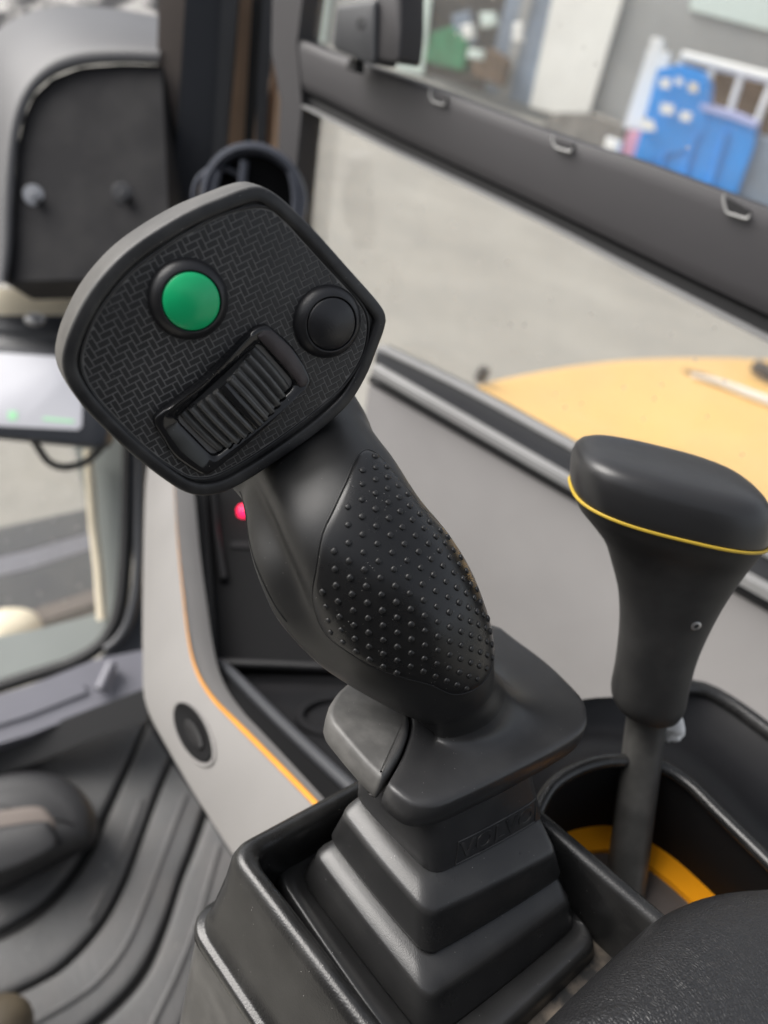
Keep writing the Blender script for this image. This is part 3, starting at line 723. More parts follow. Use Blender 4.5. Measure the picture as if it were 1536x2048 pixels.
mk('rail_edge', strip(WP.shift(.010), [(754, 692), (932, 778), (1172, 908), (1560, 1118), (2300, 1518)], [(752, 699), (932, 788), (1172, 920), (1560, 1132), (2300, 1536)], .01, rnd=.5), M['rail'], sp_)
# --- cross bar of the window
wf = thing('window_crossbar', WP.hit(1000, 420), 'broad slate grey window crossbar running down to the right', 'window frame')
mk('crossbar', strip(WP, [(596, 78), (630, 93), (665, 108), (768, 143), (863, 178), (1108, 270), (1258, 318), (1448, 388), (1570, 432), (1900, 551), (2300, 695)],
   [(598, 178), (630, 192), (660, 206), (768, 262), (863, 308), (1068, 405), (1268, 503), (1448, 590), (1570, 648), (1900, 805), (2300, 995)], .025, 60, .10), M['frame'], wf)
mk('seal', strip(WP.shift(-.006), [(598, 176), (640, 197), (768, 260), (1068, 402), (1268, 500), (1570, 644), (1900, 801), (2300, 991)],
   [(598, 212), (640, 232), (768, 298), (1068, 442), (1268, 547), (1570, 704), (1900, 875), (2300, 1083)], .02, 60, .3), M['frdark'], wf)
mk('highlight_line', strip(WP.shift(.001), [(598, 206), (768, 290), (1068, 434), (1268, 538), (1570, 692), (1900, 860), (2300, 1064)], [(598, 213), (768, 299), (1068, 444), (1268, 550), (1570, 706), (1900, 878), (2300, 1087)], .01, 60, .5), M['rail'], wf)  # light grey strip paints the highlight along the crossbar's lower edge
clipm = mat('clear clip', (.36, .36, .35), .25)
for (x0, y0, x1, y1) in ((862, 186, 893, 210), (1107, 278, 1146, 304), (1449, 396, 1500, 438)):
    sl_ = .37; w_ = x1-x0; p = [(x0, y0-8), (x0-2, y0+4), (x0+4, y1-w_*sl_+4), (x0+w_*.35, y1-w_*sl_*.55+2), (x1-6, y1-1), (x1-1, y1-10)]
    path = crom(WP.shift(.003).hits(p), 5, False)
    mk('glazing_clip', tube(path, .0008, 8), clipm, wf)
    mk('clip_notch', slab(WP.shift(.0025), [(x0+2, y0-2), (x1-1, y1-16), (x1-6, y1-3), (x0+6, y1-w_*sl_+1)], .004, .0005), M['frdark'] if w_ > 45 else M['frame'], wf)
# --- corner pillar made of several profiles
cp = thing('corner_pillar', WP.hit(450, 470), 'dark corner pillar of stacked vertical strips with tan liners', 'pillar')
P1_ = Plane(at(450, 250, .78), nrm(A(.15, .1, -1)))
P1_ = Plane(at(450, 250, .80), nrm(np.cross(UPW, nrm(np.cross(UPW, A(.2, 0, -1))))*-1))
if P1_.n[2] > 0: P1_ = Plane(P1_.p, -P1_.n)
for nm, px, m_, sh in (('grey_brown_liner', [(318, -40), (376, -40), (338, 620), (300, 620)], 'browng', .005),
                    ('black_post', [(372, -40), (476, -40), (428, 560), (332, 620)], 'navy', .03),
                    ('post_edge', [(446, -40), (478, -40), (436, 480), (414, 480)], 'raild', .034),
                    ('tan_liner', [(474, -40), (524, -40), (480, 460), (428, 460)], 'brown', 0),
                    ('shadow_gap', [(506, -40), (530, -40), (500, 460), (478, 460)], 'frdark', .012),
                    ('tan_liner', [(518, 150), (540, 150), (512, 460), (492, 460)], 'brown', .014),
                    ('slim_post', [(528, -40), (560, -40), (536, 180), (520, 460), (506, 460), (514, 160)], 'raild', .022),
                    ('tan_liner', [(552, 180), (572, 180), (552, 460), (526, 460)], 'brown', .010),
                    ):
    mk(nm, slab(P1_.shift(sh), px, .03, .002), M[m_], cp)
mk('tan_backing', slab(P1_.shift(-.03), [(470, -60), (606, -60), (600, 520), (420, 520)], .01, .001), M['brown'], cp)
mk('frame_upright', slab(WP.shift(.001), [(546, -60), (612, -60), (594, 84), (604, 215), (596, 300), (580, 500), (540, 500), (556, 300), (560, 200), (542, 100)], .026, .002), M['frame'], wf)
# --- latch on the upper window
lt_ = thing('window_latch', WP.hit(735, 125), 'dark window latch box at the top of the glass', 'latch')
wl = WP.shift(.03)
mk('latch_box', slab(wl, [(672, 10), (752, -2), (748, 126), (735, 128), (668, 100), (662, 92)], .03, .003, .004), M['raild'], lt_)
mk('latch_side', slab(wl.shift(-.004), [(750, -30), (802, -30), (802, 60), (796, 126), (746, 118)], .03, .003, .004), M['frame'], lt_)
mk('latch_hole', lathe(wl.hit(722, 47), wl.n, [(.0042, .0003), (.0030, .0006), (.0026, -.003), (.0001, -.003)], 20), M['frdark'], lt_)
mk('latch_stem', slab(wl.shift(-.012), [(698, 115), (712, 120), (712, 146), (690, 138)], .01, .002), M['frdark'], lt_)
# --- window glass
def glassm(name):
    m = bpy.data.materials.new(name); m.use_nodes = True; nt = m.node_tree; N, L = nt.nodes.new, nt.links.new
    nt.nodes.remove(nt.nodes['Principled BSDF']); out = nt.nodes['Material Output']
    g = N('ShaderNodeNewGeometry'); t = N('ShaderNodeBsdfTransparent'); t.inputs[0].default_value = (.97, .97, .965, 1)
    gl_ = N('ShaderNodeBsdfGlossy'); gl_.inputs['Roughness'].default_value = .02
    fr = N('ShaderNodeFresnel'); fr.inputs[0].default_value = 1.35
    m1 = N('ShaderNodeMixShader'); L(fr.outputs[0], m1.inputs[0]); L(t.outputs[0], m1.inputs[1]); L(gl_.outputs[0], m1.inputs[2])
    v = N('ShaderNodeTexVoronoi'); v.inputs['Scale'].default_value = 95; L(g.outputs['Position'], v.inputs['Vector'])
    sp = N('ShaderNodeSeparateColor'); L(v.outputs['Color'], sp.inputs[0])
    a = N('ShaderNodeMath'); a.operation = 'LESS_THAN'; L(v.outputs['Distance'], a.inputs[0]); a.inputs[1].default_value = .13
    b = N('ShaderNodeMath'); b.operation = 'LESS_THAN'; L(sp.outputs[0], b.inputs[0]); b.inputs[1].default_value = .16
    c = N('ShaderNodeMath'); c.operation = 'MULTIPLY'; L(a.outputs[0], c.inputs[0]); L(b.outputs[0], c.inputs[1])
    n = N('ShaderNodeTexNoise'); n.inputs['Scale'].default_value = 14; n.inputs['Detail'].default_value = 5; L(g.outputs['Position'], n.inputs['Vector'])
    r = N('ShaderNodeMapRange'); r.inputs[1].default_value = .4; r.inputs[2].default_value = .8; r.inputs[3].default_value = .05; r.inputs[4].default_value = .13; L(n.outputs[0], r.inputs[0])
    s = N('ShaderNodeMath'); s.operation = 'MULTIPLY_ADD'; s.inputs[1].default_value = .55; L(c.outputs[0], s.inputs[0]); L(r.outputs[0], s.inputs[2])
    df = N('ShaderNodeBsdfTranslucent'); df.inputs[0].default_value = (.8, .8, .78, 1)
    m2 = N('ShaderNodeMixShader'); L(s.outputs[0], m2.inputs[0]); L(m1.outputs[0], m2.inputs[1]); L(df.outputs[0], m2.inputs[2]); L(m2.outputs[0], out.inputs[0])
    return m
M['glass'] = glassm('dusty window glass')
mk('window_glass', slab(WP.shift(-.016), [(596, -200), (2300, -200), (2300, 710), (1620, 468), (1100, 290), (600, 100)], .003, .0003), M['glass'], smooth=False, label='dust speckled upper window pane above the crossbar', cat='window')
mk('window_glass', slab(WP.shift(-.022), [(575, 200), (1068, 420), (1620, 680), (2300, 1010), (2300, 1530), (1160, 905), (560, 610)], .003, .0003), M['glass'], smooth=False, label='lower window pane between crossbar and grey side panel', cat='window')

# --- round vent behind the joystick head
vc = at(508, 402, .66); vn = nrm(A(.1, .35, -.93)); vt = thing('round_air_vent', vc, 'round slate air vent with curved slats behind the joystick head', 'vent')
k_ = .66/FPX
mk('vent_ring', lathe(vc, vn, [(104*k_, -.02), (107*k_, -.004), (103*k_, .004), (95*k_, .005), (88*k_, 0), (86*k_, -.02)], 48), M['ventp'], vt)
mk('vent_back', lathe(vc, vn, [(90*k_, -.019), (.0001, -.019)], 40), M['pit'], vt)
vp = Plane(vc, vn)
for dx, bow in ((-60, -22), (-18, -6), (62, 22)):
    pts_ = [vp.hit(508+dx+bow*(1-(y/88)**2)-(-18 if False else 0), 402+y) for y in np.linspace(-80, 80, 9) if abs(dx)**2+y*y < 100**2]
    mk('vent_slat', tube(np.array(pts_), .0042, 8), M['ventp'], vt)
mk('vent_collar', lathe(at(445, 398, .665), vn, [(58*k_, -.02), (62*k_, 0), (58*k_, .004), (52*k_, .003), (50*k_, -.02)], 36), M['ventp'], vt)

# --- moulded cover at the upper left
sc_ = thing('moulded_cover', at(150, 600, .76), 'grey moulded cover with a rounded shoulder and two bolts', 'cover')
li = [(14, 566), (24, 500), (28, 400), (36, 290), (48, 235), (68, 190), (105, 155), (165, 133), (240, 127), (318, 129)]
lo = [(-4, 566), (0, 500), (2, 390), (10, 290), (25, 215), (55, 160), (100, 120), (155, 100), (235, 94), (320, 97)]
sh = [(-90, 566), (-85, 500), (-80, 390), (-66, 280), (-48, 160), (-20, 78), (40, 32), (120, 12), (220, 16), (322, 34)]
sh2 = [(-80, 566), (-75, 500), (-70, 390), (-50, 300), (-30, 190), (0, 110), (50, 62), (120, 44), (220, 48), (318, 66)]
def pc_(P, z): return smooth_open(np.array([at(x, y, z) for x, y in P]), 60)
mk('cover_shell', loft([pc_(li, .764), pc_(li, .752), pc_([(a*.8+c*.2, b*.8+d*.2) for (a, b), (c, d) in zip(li, lo)], .749), pc_([(a*.2+c*.8, b*.2+d*.8) for (a, b), (c, d) in zip(li, lo)], .747), pc_(lo, .750), pc_([(a*.75+c*.25, b*.75+d*.25) for (a, b), (c, d) in zip(lo, sh)], .762), pc_(sh, .84), pc_(sh2, .95)], False), M['seat'], sc_, ang=80)
fcp = Plane(at(170, 350, .758), A(0, 0, -1))
mk('cover_face', slab(fcp, [(10, 566), (20, 480), (26, 400), (34, 290), (46, 235), (66, 190), (103, 155), (163, 132), (240, 126), (326, 128), (345, 540), (168, 562)], .06, .002), M['seatd'], sc_)
for x, y in ((68, 391), (246, 388)):
    c = fcp.hit(x, y); kk = .758/FPX
    bo = mk('bolt', lathe(c, A(.25, .25, -1), [(21*kk, 0), (21*kk, .0015), (19*kk, .003), (14*kk, .003)], 24, False, True), M['metal'] if x < 100 else M['seat'], sc_)
    mk('bolt_head', lathe(c+A(.003, .003, -.004), A(.35, .35, -1), [(11*kk, -.003), (11*kk, .006), (9*kk, .0075), (.0001, .0075)], 6), M['metal'] if x < 100 else M['seat'], bo, ang=20)
def weave():
    m = mat('black and white woven mesh', (.02, .02, .02), .8); nt = m.node_tree; N, L = nt.nodes.new, nt.links.new; b = nt.nodes['Principled BSDF']
    g = N('ShaderNodeNewGeometry'); wv = N('ShaderNodeTexWave'); wv.inputs['Scale'].default_value = 90; wv.inputs['Distortion'].default_value = 1.5; wv.inputs['Detail Scale'].default_value = 1.5
    n = N('ShaderNodeTexNoise'); n.inputs['Scale'].default_value = 26; L(g.outputs['Position'], wv.inputs[0]); L(g.outputs['Position'], n.inputs[0])
    r = N('ShaderNodeMapRange'); r.inputs[1].default_value = .42; r.inputs[2].default_value = .6; L(n.outputs[0], r.inputs[0])
    q = N('ShaderNodeMath'); q.operation = 'MULTIPLY'; L(wv.outputs['Fac'], q.inputs[0]); L(r.outputs[0], q.inputs[1])
    mx = N('ShaderNodeMix'); mx.data_type = 'RGBA'; L(q.outputs[0], mx.inputs[0]); mx.inputs[6].default_value = (.02, .02, .022, 1); mx.inputs[7].default_value = (.75, .72, .68, 1); L(mx.outputs[2], b.inputs['Base Color'])
    return m
wvm = weave()
mk('woven_mesh', slab(Plane(at(150, 20, .93), nrm(A(.05, -.45, -1))), [(-420, -90), (320, -90), (318, 60), (120, 70), (-420, 130)], .04, .01, .02), wvm, label='black and white woven mesh behind the grey cover at the top left', cat='mesh')

# --- ledge, bars and monitor at the left
mk('cream_ledge', slab(Plane(at(80, 600, .98), A(.05, -.2, -1)), [(-520, 596), (60, 572), (150, 564), (168, 576), (158, 634), (-520, 640)], .06, .004, .006), M['cream'], label='cream painted ledge below the grey moulded cover', cat='ledge')
dbx = thing('instrument_rail', at(40, 660, .93), 'black double rail with a chrome bolt above the display', 'rail')
mk('upper_bar', slab(Plane(at(80, 645, .93), A(0, -.3, -1)), [(-520, 632), (200, 628), (200, 668), (-520, 650)], .03, .003, .004), M['navy'], dbx)
mk('lower_bar', slab(Plane(at(80, 680, .91), A(0, -.4, -1)), [(-520, 650), (200, 670), (200, 704), (-520, 694)], .03, .004, .006), M['raild'], dbx)
mk('chrome_bolt', blob(at(69, 639, .90), .013, 4, .05, (1, .62, .5)), M['metal'], dbx, ang=180)
mo = thing('display_monitor', at(60, 880, .86), 'dark framed display with a lit white screen', 'monitor')
mp = Plane(at(80, 780, .82), nrm(A(.12, -.05, -1)))
mk('monitor_housing', slab(mp, [(-80, 690), (210, 700), (218, 872), (206, 894), (120, 886), (-80, 866)], .03, .004, .006), M['navy'], mo)
scr = mk('screen', slab(mp.shift(.0015), [(-80, 700), (166, 716), (163, 860), (-80, 848)], .003, .0005, .004), M['screen'], mo)
for px in ([(16, 822), (34, 822), (34, 840), (16, 840)], [(86, 834), (148, 840), (148, 846), (86, 840)]):
    mk('screen_mark', slab(mp.shift(.0022), px, .0006, .0001), M['scrgreen'], scr)
mk('cable', tube(crom([at(50, 862, .84), at(72, 888, .85), at(96, 922, .86), at(128, 934, .86), at(170, 924, .86), (at(205, 892, .85)), at(215, 870, .84)], 8, False), .0045, 10), M['frdark'], label='black cable loop hanging below the display', cat='cable')

# --- left door
df = thing('door_frame', at(140, 1340, .98), 'grey green door frame with a black rubber seal round the lower left glass', 'door frame')
dpl = Plane(at(150, 1150, .93), nrm(A(.25, -.15, -1)))
mk('frame_upright', slab(dpl, [(140, 860), (250, 860), (262, 1100), (256, 1220), (236, 1290), (186, 1310), (198, 1240), (188, 1120), (166, 980)], .03, .004), M['doorf'], df)
mk('frame_foot', slab(dpl.shift(.004), [(-520, 1361), (60, 1262), (190, 1228), (240, 1258), (205, 1306), (100, 1345), (-520, 1526)], .03, .004), M['doorf'], df)
mk('frame_rod', tube(dpl.shift(.02).hits([(176, 900), (186, 1050), (196, 1130), (204, 1240)]), .006, 8), M['cream'], df)
mk('seal', tube(crom(dpl.shift(.02).hits([(258, 850), (256, 1000), (250, 1130), (240, 1215), (222, 1262), (195, 1296), (140, 1328), (60, 1354), (-520, 1540)]), 6, False), .0085, 10), M['frdark'], df)
mk('seal', tube(crom(dpl.shift(.04).hits([(282, 850), (280, 1000), (276, 1150), (262, 1230), (240, 1275), (212, 1300)]), 6, False), .0065, 10), M['raild'], df)
mk('jamb', slab(dpl.shift(.03), [(262, 850), (300, 850), (300, 1340), (180, 1350), (205, 1310), (245, 1280), (268, 1210)], .03, .003), M['navy'], df)
mk('door_glass', slab(dpl.shift(-.02), [(-520, 860), (170, 860), (200, 1240), (-520, 1420)], .003, .0003), M['glass'], df, smooth=False)
sl2 = thing('door_sill', at(120, 1520, .9), 'slate door sill with a black step edge above the floor mat', 'sill')
spl = Plane(at(120, 1400, .80), nrm(UPW*.75+A(.1, 0, -.4)))
mk('sill_top', slab(spl, [(-520, 1544), (60, 1370), (190, 1318), (300, 1296), (300, 1376), (190, 1418), (60, 1470), (-520, 1644)], .03, .004), M['sill'], sl2)
mk('sill_edge', slab(Plane(at(120, 1470, .785), nrm(A(.05, -.2, -1))), [(-520, 1636), (60, 1464), (190, 1414), (300, 1372), (300, 1440), (200, 1474), (60, 1530), (-520, 1706)], .03, .004), M['frdark'], sl2)
mk('sill_tread', slab(spl.shift(.004), [(-520, 1582), (60, 1408), (170, 1368), (176, 1384), (60, 1430), (-520, 1610)], .006, .002), M['sill'], sl2)
mk('sill_catch', tube([spl.shift(.012).hit(224, 1328), spl.shift(.012).hit(200, 1380)], .007, 10), M['sill'], sl2)

# --- floor and ribbed mat
FZ = Plane(UPW*(1.9-HCAM), UPW)
fl = mk('floor', slab(FZ, [(-900, 1600), (160, 1440), (420, 1430), (900, 1700), (1300, 2300), (-900, 2300)], .05, .002), M['matd'], smooth=False, kind='structure')
g0 = [(292, 1440), (262, 1510), (228, 1590), (182, 1690), (132, 1768), (62, 1834), (-60, 1892), (-500, 2040)]
g1 = [(342, 1520), (312, 1595), (272, 1705), (246, 1772), (202, 1852), (132, 1930), (62, 1975), (-60, 2024), (-500, 2180)]
g2 = [(408, 1620), (384, 1690), (360, 1752), (330, 1850), (292, 1940), (232, 2012), (150, 2080)]
g3 = [(520, 1800), (480, 1850), (440, 1890), (405, 1955), (386, 2012), (360, 2090)]
def band(a, b, ga=9, gb=9):
    fz = FZ.shift(.009); A_, B_ = smooth_open(fz.hits(a), 40), smooth_open(fz.hits(b), 40)
    w = np.linalg.norm(B_-A_, axis=1).mean(); e = .0055/w
    pr = [(e, -.012), (e, -.003), (e*1.5, -.0008), (e*2.4, 0), (1-e*2.4, 0), (1-e*1.5, -.0008), (1-e, -.003), (1-e, -.012)]
    return loft([np.array([A_[i]*(1-s)+B_[i]*s+UPW*h for s, h in pr]) for i in range(40)])
gm = [(240, 1430), (140, 1470), (20, 1520), (-350, 1640), (-600, 1760), (-700, 1900), (-700, 2000)]
for a, b in ((gm, g0), (g0, g1), (g1, g2), (g2, g3), (g3, [(760, 1900), (700, 2000), (640, 2100), (600, 2150), (560, 2200)])):
    mk('mat_rib', band(a, b), M['mat'], fl, ang=60)
for p in ([(372, 1588), (352, 1640), (322, 1720), (292, 1800), (252, 1890), (196, 1962), (130, 2010), (60, 2050)], [(438, 1690), (418, 1760), (392, 1850), (352, 1950), (318, 2020), (290, 2080)], [(282, 1600), (250, 1690), (222, 1760), (180, 1840)]):
    mk('mat_ridge', tube(smooth_open(FZ.shift(.0092).hits(p), 30), .0030, 6), M['mat'], fl)
# --- pedal and boot toe
pe = thing('pedal', at(80, 1740, .72), 'rounded black pedal with a stepped brown tread on the mat', 'pedal')
pp = Plane(at(90, 1620, .70), nrm(UPW*.8+A(.1, -.1, -.6)))
mk('pedal_body', prof(pp, smooth_closed(pp.to2(pp.hits([(-90, 1600), (-40, 1556), (40, 1538), (110, 1545), (160, 1575), (185, 1620), (178, 1670), (130, 1700), (40, 1745), (-40, 1780), (-100, 1740)])), 70), [(.0, -.05), (0, -.012), (.003, -.004), (.009, 0), (.02, .003)]), M['pedal'], pe)
pe2 = mk('pedal_tread', prof(pp.shift(.006), smooth_closed(pp.to2(pp.hits([(-90, 1640), (0, 1622), (75, 1613), (102, 1630), (112, 1660), (60, 1680), (-20, 1692), (-90, 1700)])), 60), [(0, -.02), (0, -.004), (.002, -.001), (.005, 0)]), M['browng'], pe)
mk('tread_plate', prof(pp.shift(.010), smooth_closed(pp.to2(pp.hits([(-90, 1668), (0, 1656), (92, 1644), (108, 1660), (116, 1695), (60, 1730), (-20, 1760), (-90, 1775)])), 50), [(0, -.02), (0, -.004), (.002, -.001), (.005, 0)]), M['pedal'], pe2)
mk('boot_toe', blob(at(-8, 2062, .56), .027, 8, .06, (1, .9, 1)), M['boott'], label='dark olive boot toe in the lower left corner', cat='boot', ang=180)

# --- light grey skirt panel with orange edge, left of the console
kp = plane3((285, 960, .62), (278, 1400, .46), (600, 1590, .33))
sk = thing('skirt_panel', kp.hit(440, 1680), 'light grey skirt panel with an orange edge and a round socket', 'panel')
edge = [(344, 900), (350, 985), (356, 1080), (366, 1180), (378, 1280), (394, 1342), (425, 1395), (470, 1442), (520, 1492), (622, 1596), (690, 1670)]
sko = [(298, 900), (288, 960), (283, 1050), (279, 1200), (278, 1320), (283, 1408), (330, 1505), (400, 1625), (470, 1735), (560, 1860)]
e3, s3 = smooth_open(kp.hits(edge), 60), smooth_open(kp.hits(sko), 60)
pr = [(0, -.02), (0, -.006), (.03, -.002), (.08, 0), (.97, 0), (1, -.003), (1, -.02)]
mk('skirt_sheet', loft([np.array([s3[i]*(1-s)+e3[i]*s+kp.n*h for s, h in pr]) for i in range(60)]), M['grey'], sk, ang=60)
er = smooth_open(np.array([p+kp.n*.0004 for p in kp.hits(edge)]), 60)
mk('orange_edge', tube(er, np.interp(np.arange(60), [0, 12, 30, 45, 59], [.0001, .0001, .0005, .0014, .0014]), 8), M['trim'], sk)
def oval(cx_, cy_, a_, b_, n=48):
    t = np.linspace(0, 2*math.pi, n, endpoint=False); ux, uy = nrm(A(.42, .91)), nrm(A(-.91, .42))
    return kp.to2(kp.hits([tuple(A(cx_, cy_)+ux*a_*math.cos(x)+uy*b_*math.sin(x)) for x in t]))
so_ = mk('socket_ring', prof(kp, oval(391, 1470, 71, 33), [(0, -.001), (0, .0006), (.0006, .0014), (.0018, .0014), (.0028, .0004)]), M['grey'], sk)
mk('socket_dark', prof(kp, oval(389, 1466, 66, 30), [(0, .0002), (.0004, .0016), (.0016, .0018), (.0026, .0010)]), M['pit'], so_)  # dark disc stands in for the shade inside the socket recess
mk('socket_boss', prof(kp, oval(393, 1470, 34, 13), [(0, .0008), (.0004, .0024), (.0012, .0028)]), M['deck'], so_)

# --- black storage bin behind the joystick
bn = thing('storage_bin', at(560, 1560, .40), 'black moulded storage bin behind the joystick, red lamp on its wall', 'bin')
bwp = plane3((360, 1000, .64), (425, 1330, .485), (760, 1300, .50))
mk('back_wall', slab(bwp, [(340, 880), (620, 800), (640, 900), (650, 1050), (720, 1250), (800, 1380), (700, 1345), (432, 1330), (392, 1345), (366, 1180), (350, 985)], .01, .001), M['pit'], bn)
mk('wall_post', slab(bwp.shift(.01), [(352, 900), (408, 900), (418, 1080), (436, 1330), (396, 1350), (376, 1270), (364, 1150)], .012, .004), M['deck'], bn)
mk('wall_fin', tube(bwp.shift(.004).hits([(422, 940), (432, 1060), (448, 1160)]), .003, 8), M['deck'], bn)
mk('label_strip', slab(bwp.shift(.002), [(462, 1083), (520, 1083), (520, 1096), (462, 1094)], .003, .0005), M['deck'], bn)
lo_c = bwp.shift(.004).hit(488, 1020)
mk('red_lamp', lathe(lo_c, bwp.n, [(.0058, -.004), (.0058, .001), (.0046, .003), (.0024, .0044), (.0001, .0046)], 24), M['led'], bn)
fbp = plane3((440, 1330, .475), (640, 1600, .33), (800, 1380, .44))
mk('bin_floor', slab(fbp.shift(-.012), [(400, 1320), (900, 1330), (960, 1500), (800, 1640), (640, 1640), (440, 1360)], .01, .001), M['deck'], bn)
mk('bin_wall', slab(fbp.shift(-.002), [(392, 1340), (440, 1326), (560, 1440), (700, 1575), (720, 1640), (640, 1640), (600, 1585), (425, 1398)], .02, .002), M['pit'], bn)
mk('bin_lip', tube(crom(fbp.hits([(440, 1326), (480, 1362), (560, 1442), (640, 1518), (720, 1592)]), 6, False), .0034, 12), M['raild'], bn)
mk('bin_back_lip', tube(fbp.hits([(440, 1326), (560, 1330), (760, 1340)]), .0034, 12), M['deck'], bn)
ch = fbp.shift(-.011).hit(672, 1432)
mk('cup_hole', lathe(ch, fbp.n, [(.0235, -.001), (.0225, .0015), (.0195, .0015), (.0185, -.001), (.018, -.008), (.0001, -.008)], 40), M['pit'], bn)
mk('cup_rim', lathe(ch, fbp.n, [(.0245, -.0005), (.0235, .0022), (.0215, .0028), (.0195, .0020), (.0190, -.001)], 40), M['deck'], bn)

# ================================================================== outside
M['yard'] = mat('pale concrete yard', (.315, .300, .265), .85, .3, 6, .10, .55, film=.45, filmcol=(.22, .215, .20))
M['hood'] = mat('yellow engine cover paint', (.74, .46, .16), .40, 0, 300, .03, 1.5, film=.12, filmcol=(.75, .62, .42))
M['wallg'] = mat('grey building cladding', (.34, .35, .35), .7, 0, 300, .10, .5)
M['wallw'] = mat('off white column', (.80, .80, .76), .7, 0, 300, .04, .6)
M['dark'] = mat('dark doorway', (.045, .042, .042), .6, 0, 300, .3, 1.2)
M['bluedk'] = mat('blue grey door', (.20, .25, .32), .5, 0, 300, .15, 1)
M['blue'] = mat('blue painted steel', (.012, .26, .74), .4, 0, 300, .10, 1.1)
M['white'] = mat('white paint', (.80, .80, .77), .5)
M['greenp'] = mat('green tarpaulin', (.05, .22, .11), .6, 0, 300, .3, 2)
M['rust'] = mat('brown clutter', (.12, .075, .045), .8, 0, 300, .4, 3)
M['pink'] = mat('pink sheet', (.70, .32, .38), .6)
M['rubble'] = mat('grey rubble', (.20, .19, .175), .9, 0, 300, .3, 4)
M['palesky'] = mat('pale translucent sheeting', (.62, .72, .68), .5)
GP = Plane(UPW*(-HCAM), UPW)
def gnd(px, py): return GP.hit(px, py)
g_c = FWD*60-UPW*HCAM
mk('ground', ([g_c+RGT*a*180+FWD*b*180 for a, b in ((-1, -1), (1, -1), (1, 1), (-1, 1))], [(0, 1, 2, 3)]), M['yard'], smooth=False, kind='structure')
# engine cover seen through the side window
HZ = Plane(UPW*(2.0-HCAM), UPW)
hd = thing('engine_cover', HZ.hit(1300, 900)-UPW*.5, 'yellow engine cover outside the side window', 'engine cover')
ho = smooth_closed(HZ.to2(HZ.hits([(925, 772), (945, 760), (1000, 744), (1100, 726), (1200, 713), (1300, 707), (1400, 706), (1500, 709), (1650, 720), (1900, 800), (1900, 1200), (1500, 1300), (1150, 1050), (980, 850)])), 120)
mk('cover_top', prof(HZ, ho, [(.02, -.5), (0, -.4), (0, -.05), (.008, -.018), (.025, -.004), (.05, 0)]), M['hood'], hd, ang=60)
mk('cover_slot', slab(HZ.shift(.004), [(1365, 738), (1400, 744), (1560, 800), (1560, 816), (1470, 780), (1380, 748)], .02, .001), M['rust'], hd)
mk('cover_handle', tube(HZ.shift(.012).hits([(1385, 750), (1430, 762), (1490, 785), (1560, 812)]), [.006, .010, .014, .014], 8), M['white'], hd)
mk('cover_catch', obox(HZ.shift(.03).hit(1530, 741), hdir*.04, np.cross(hdir, UPW)*.022, UPW*.018, .008), M['dark'], hd)
mk('cover_stud', obox(HZ.shift(.02).hit(965, 749), hdir*.012, np.cross(hdir, UPW)*.012, UPW*.02, .006), M['dark'], hd)
# building across the yard
wa, wb = gnd(800, 140), gnd(1240, 300); wd = nrm(wb-wa); wn = np.cross(wd, UPW); wn = wn if wn.dot(wa) < 0 else -wn
WB = Plane(wa, wn)
bd = thing('yard_building', wa, 'grey clad building with an off white column across the yard', 'building')
mk('wall', obox(wa+wd*8+UPW*3.6-wn*1.0, wd*30, UPW*3.6, wn*1.0), M['wallg'], bd, smooth=False)
mk('column', slab(WB.shift(.25), [(1116, -60), (1262, -60), (1172, 246), (1058, 214)], .24, .02), M['wallw'], bd)
mk('doorway', slab(WB.shift(.10), [(862, -60), (1030, -60), (980, 190), (834, 140)], .09, .01), M['dark'], bd)  # dark slab paints in the shade of the open interior
mk('blue_door', slab(WB.shift(.16), [(1026, -60), (1124, -60), (1060, 212), (968, 182)], .15, .01), M['bluedk'], bd)
mk('door_post', slab(WB.shift(.22), [(1058, -60), (1080, -60), (1016, 196), (996, 190)], .2, .01), M['wallg'], bd)
mk('pale_door', slab(WB.shift(.20), [(806, -60), (868, -60), (846, 150), (796, 140)], .18, .01), M['palesky'], bd)
mk('pale_door', slab(WB.shift(.22), [(600, -60), (668, -60), (640, 150), (600, 150)], .2, .01), M['palesky'], bd)
mk('dark_downpipe', slab(WB.shift(.20), [(632, -60), (650, -60), (622, 110), (608, 110)], .1, .01), M['rust'], bd)
mk('window_band', slab(WB.shift(.12), [(1390, -80), (1700, -80), (1700, 70), (1540, 62), (1380, 20)], .1, .01), M['palesky'], bd)
def stand(name, px, dist, t, m_, label, cat, group=None, parent=None, bev=.03):
    pl = Plane(wa+wn*dist, wn); return mk(name, slab(pl, px, t, bev), m_, parent, label=label, cat=cat, group=group)
stand('green_tarp', [(862, 66), (900, 52), (935, 84), (925, 142), (868, 128), (848, 120)], .9, .5, M['greenp'], 'green tarpaulin heap in front of the far doorway', 'tarpaulin')
stand('crate_stack', [(946, 110), (980, 96), (1012, 120), (1000, 172), (944, 150)], 1.0, .6, M['rust'], 'brown crate by the far dark doorway', 'crate')
stand('blue_grey_drum', [(902, 30), (938, 20), (948, 88), (912, 92)], .8, .4, M['bluedk'], 'blue grey drum inside the far doorway', 'drum')
stand('rubble_heap', [(1080, 256), (1110, 226), (1180, 226), (1246, 254), (1250, 312), (1100, 300)], 1.6, 1.2, M['rubble'], 'low grey rubble heap at the foot of the off white column', 'rubble')
pw = stand('white_post', [(1296, 96), (1340, 106), (1332, 150), (1296, 262), (1246, 256), (1270, 180)], 3.0, .5, M['white'], 'stout white post beside the blue skip', 'post')
stand('post_cap', [(1302, 74), (1326, 78), (1326, 104), (1300, 98)], 3.0, .3, M['white'], None, None, None, pw)
stand('pink_sheet', [(1256, 262), (1282, 262), (1268, 340), (1236, 330)], 3.4, .1, M['pink'], 'pink sheet against the left side of the blue skip', 'sheet')
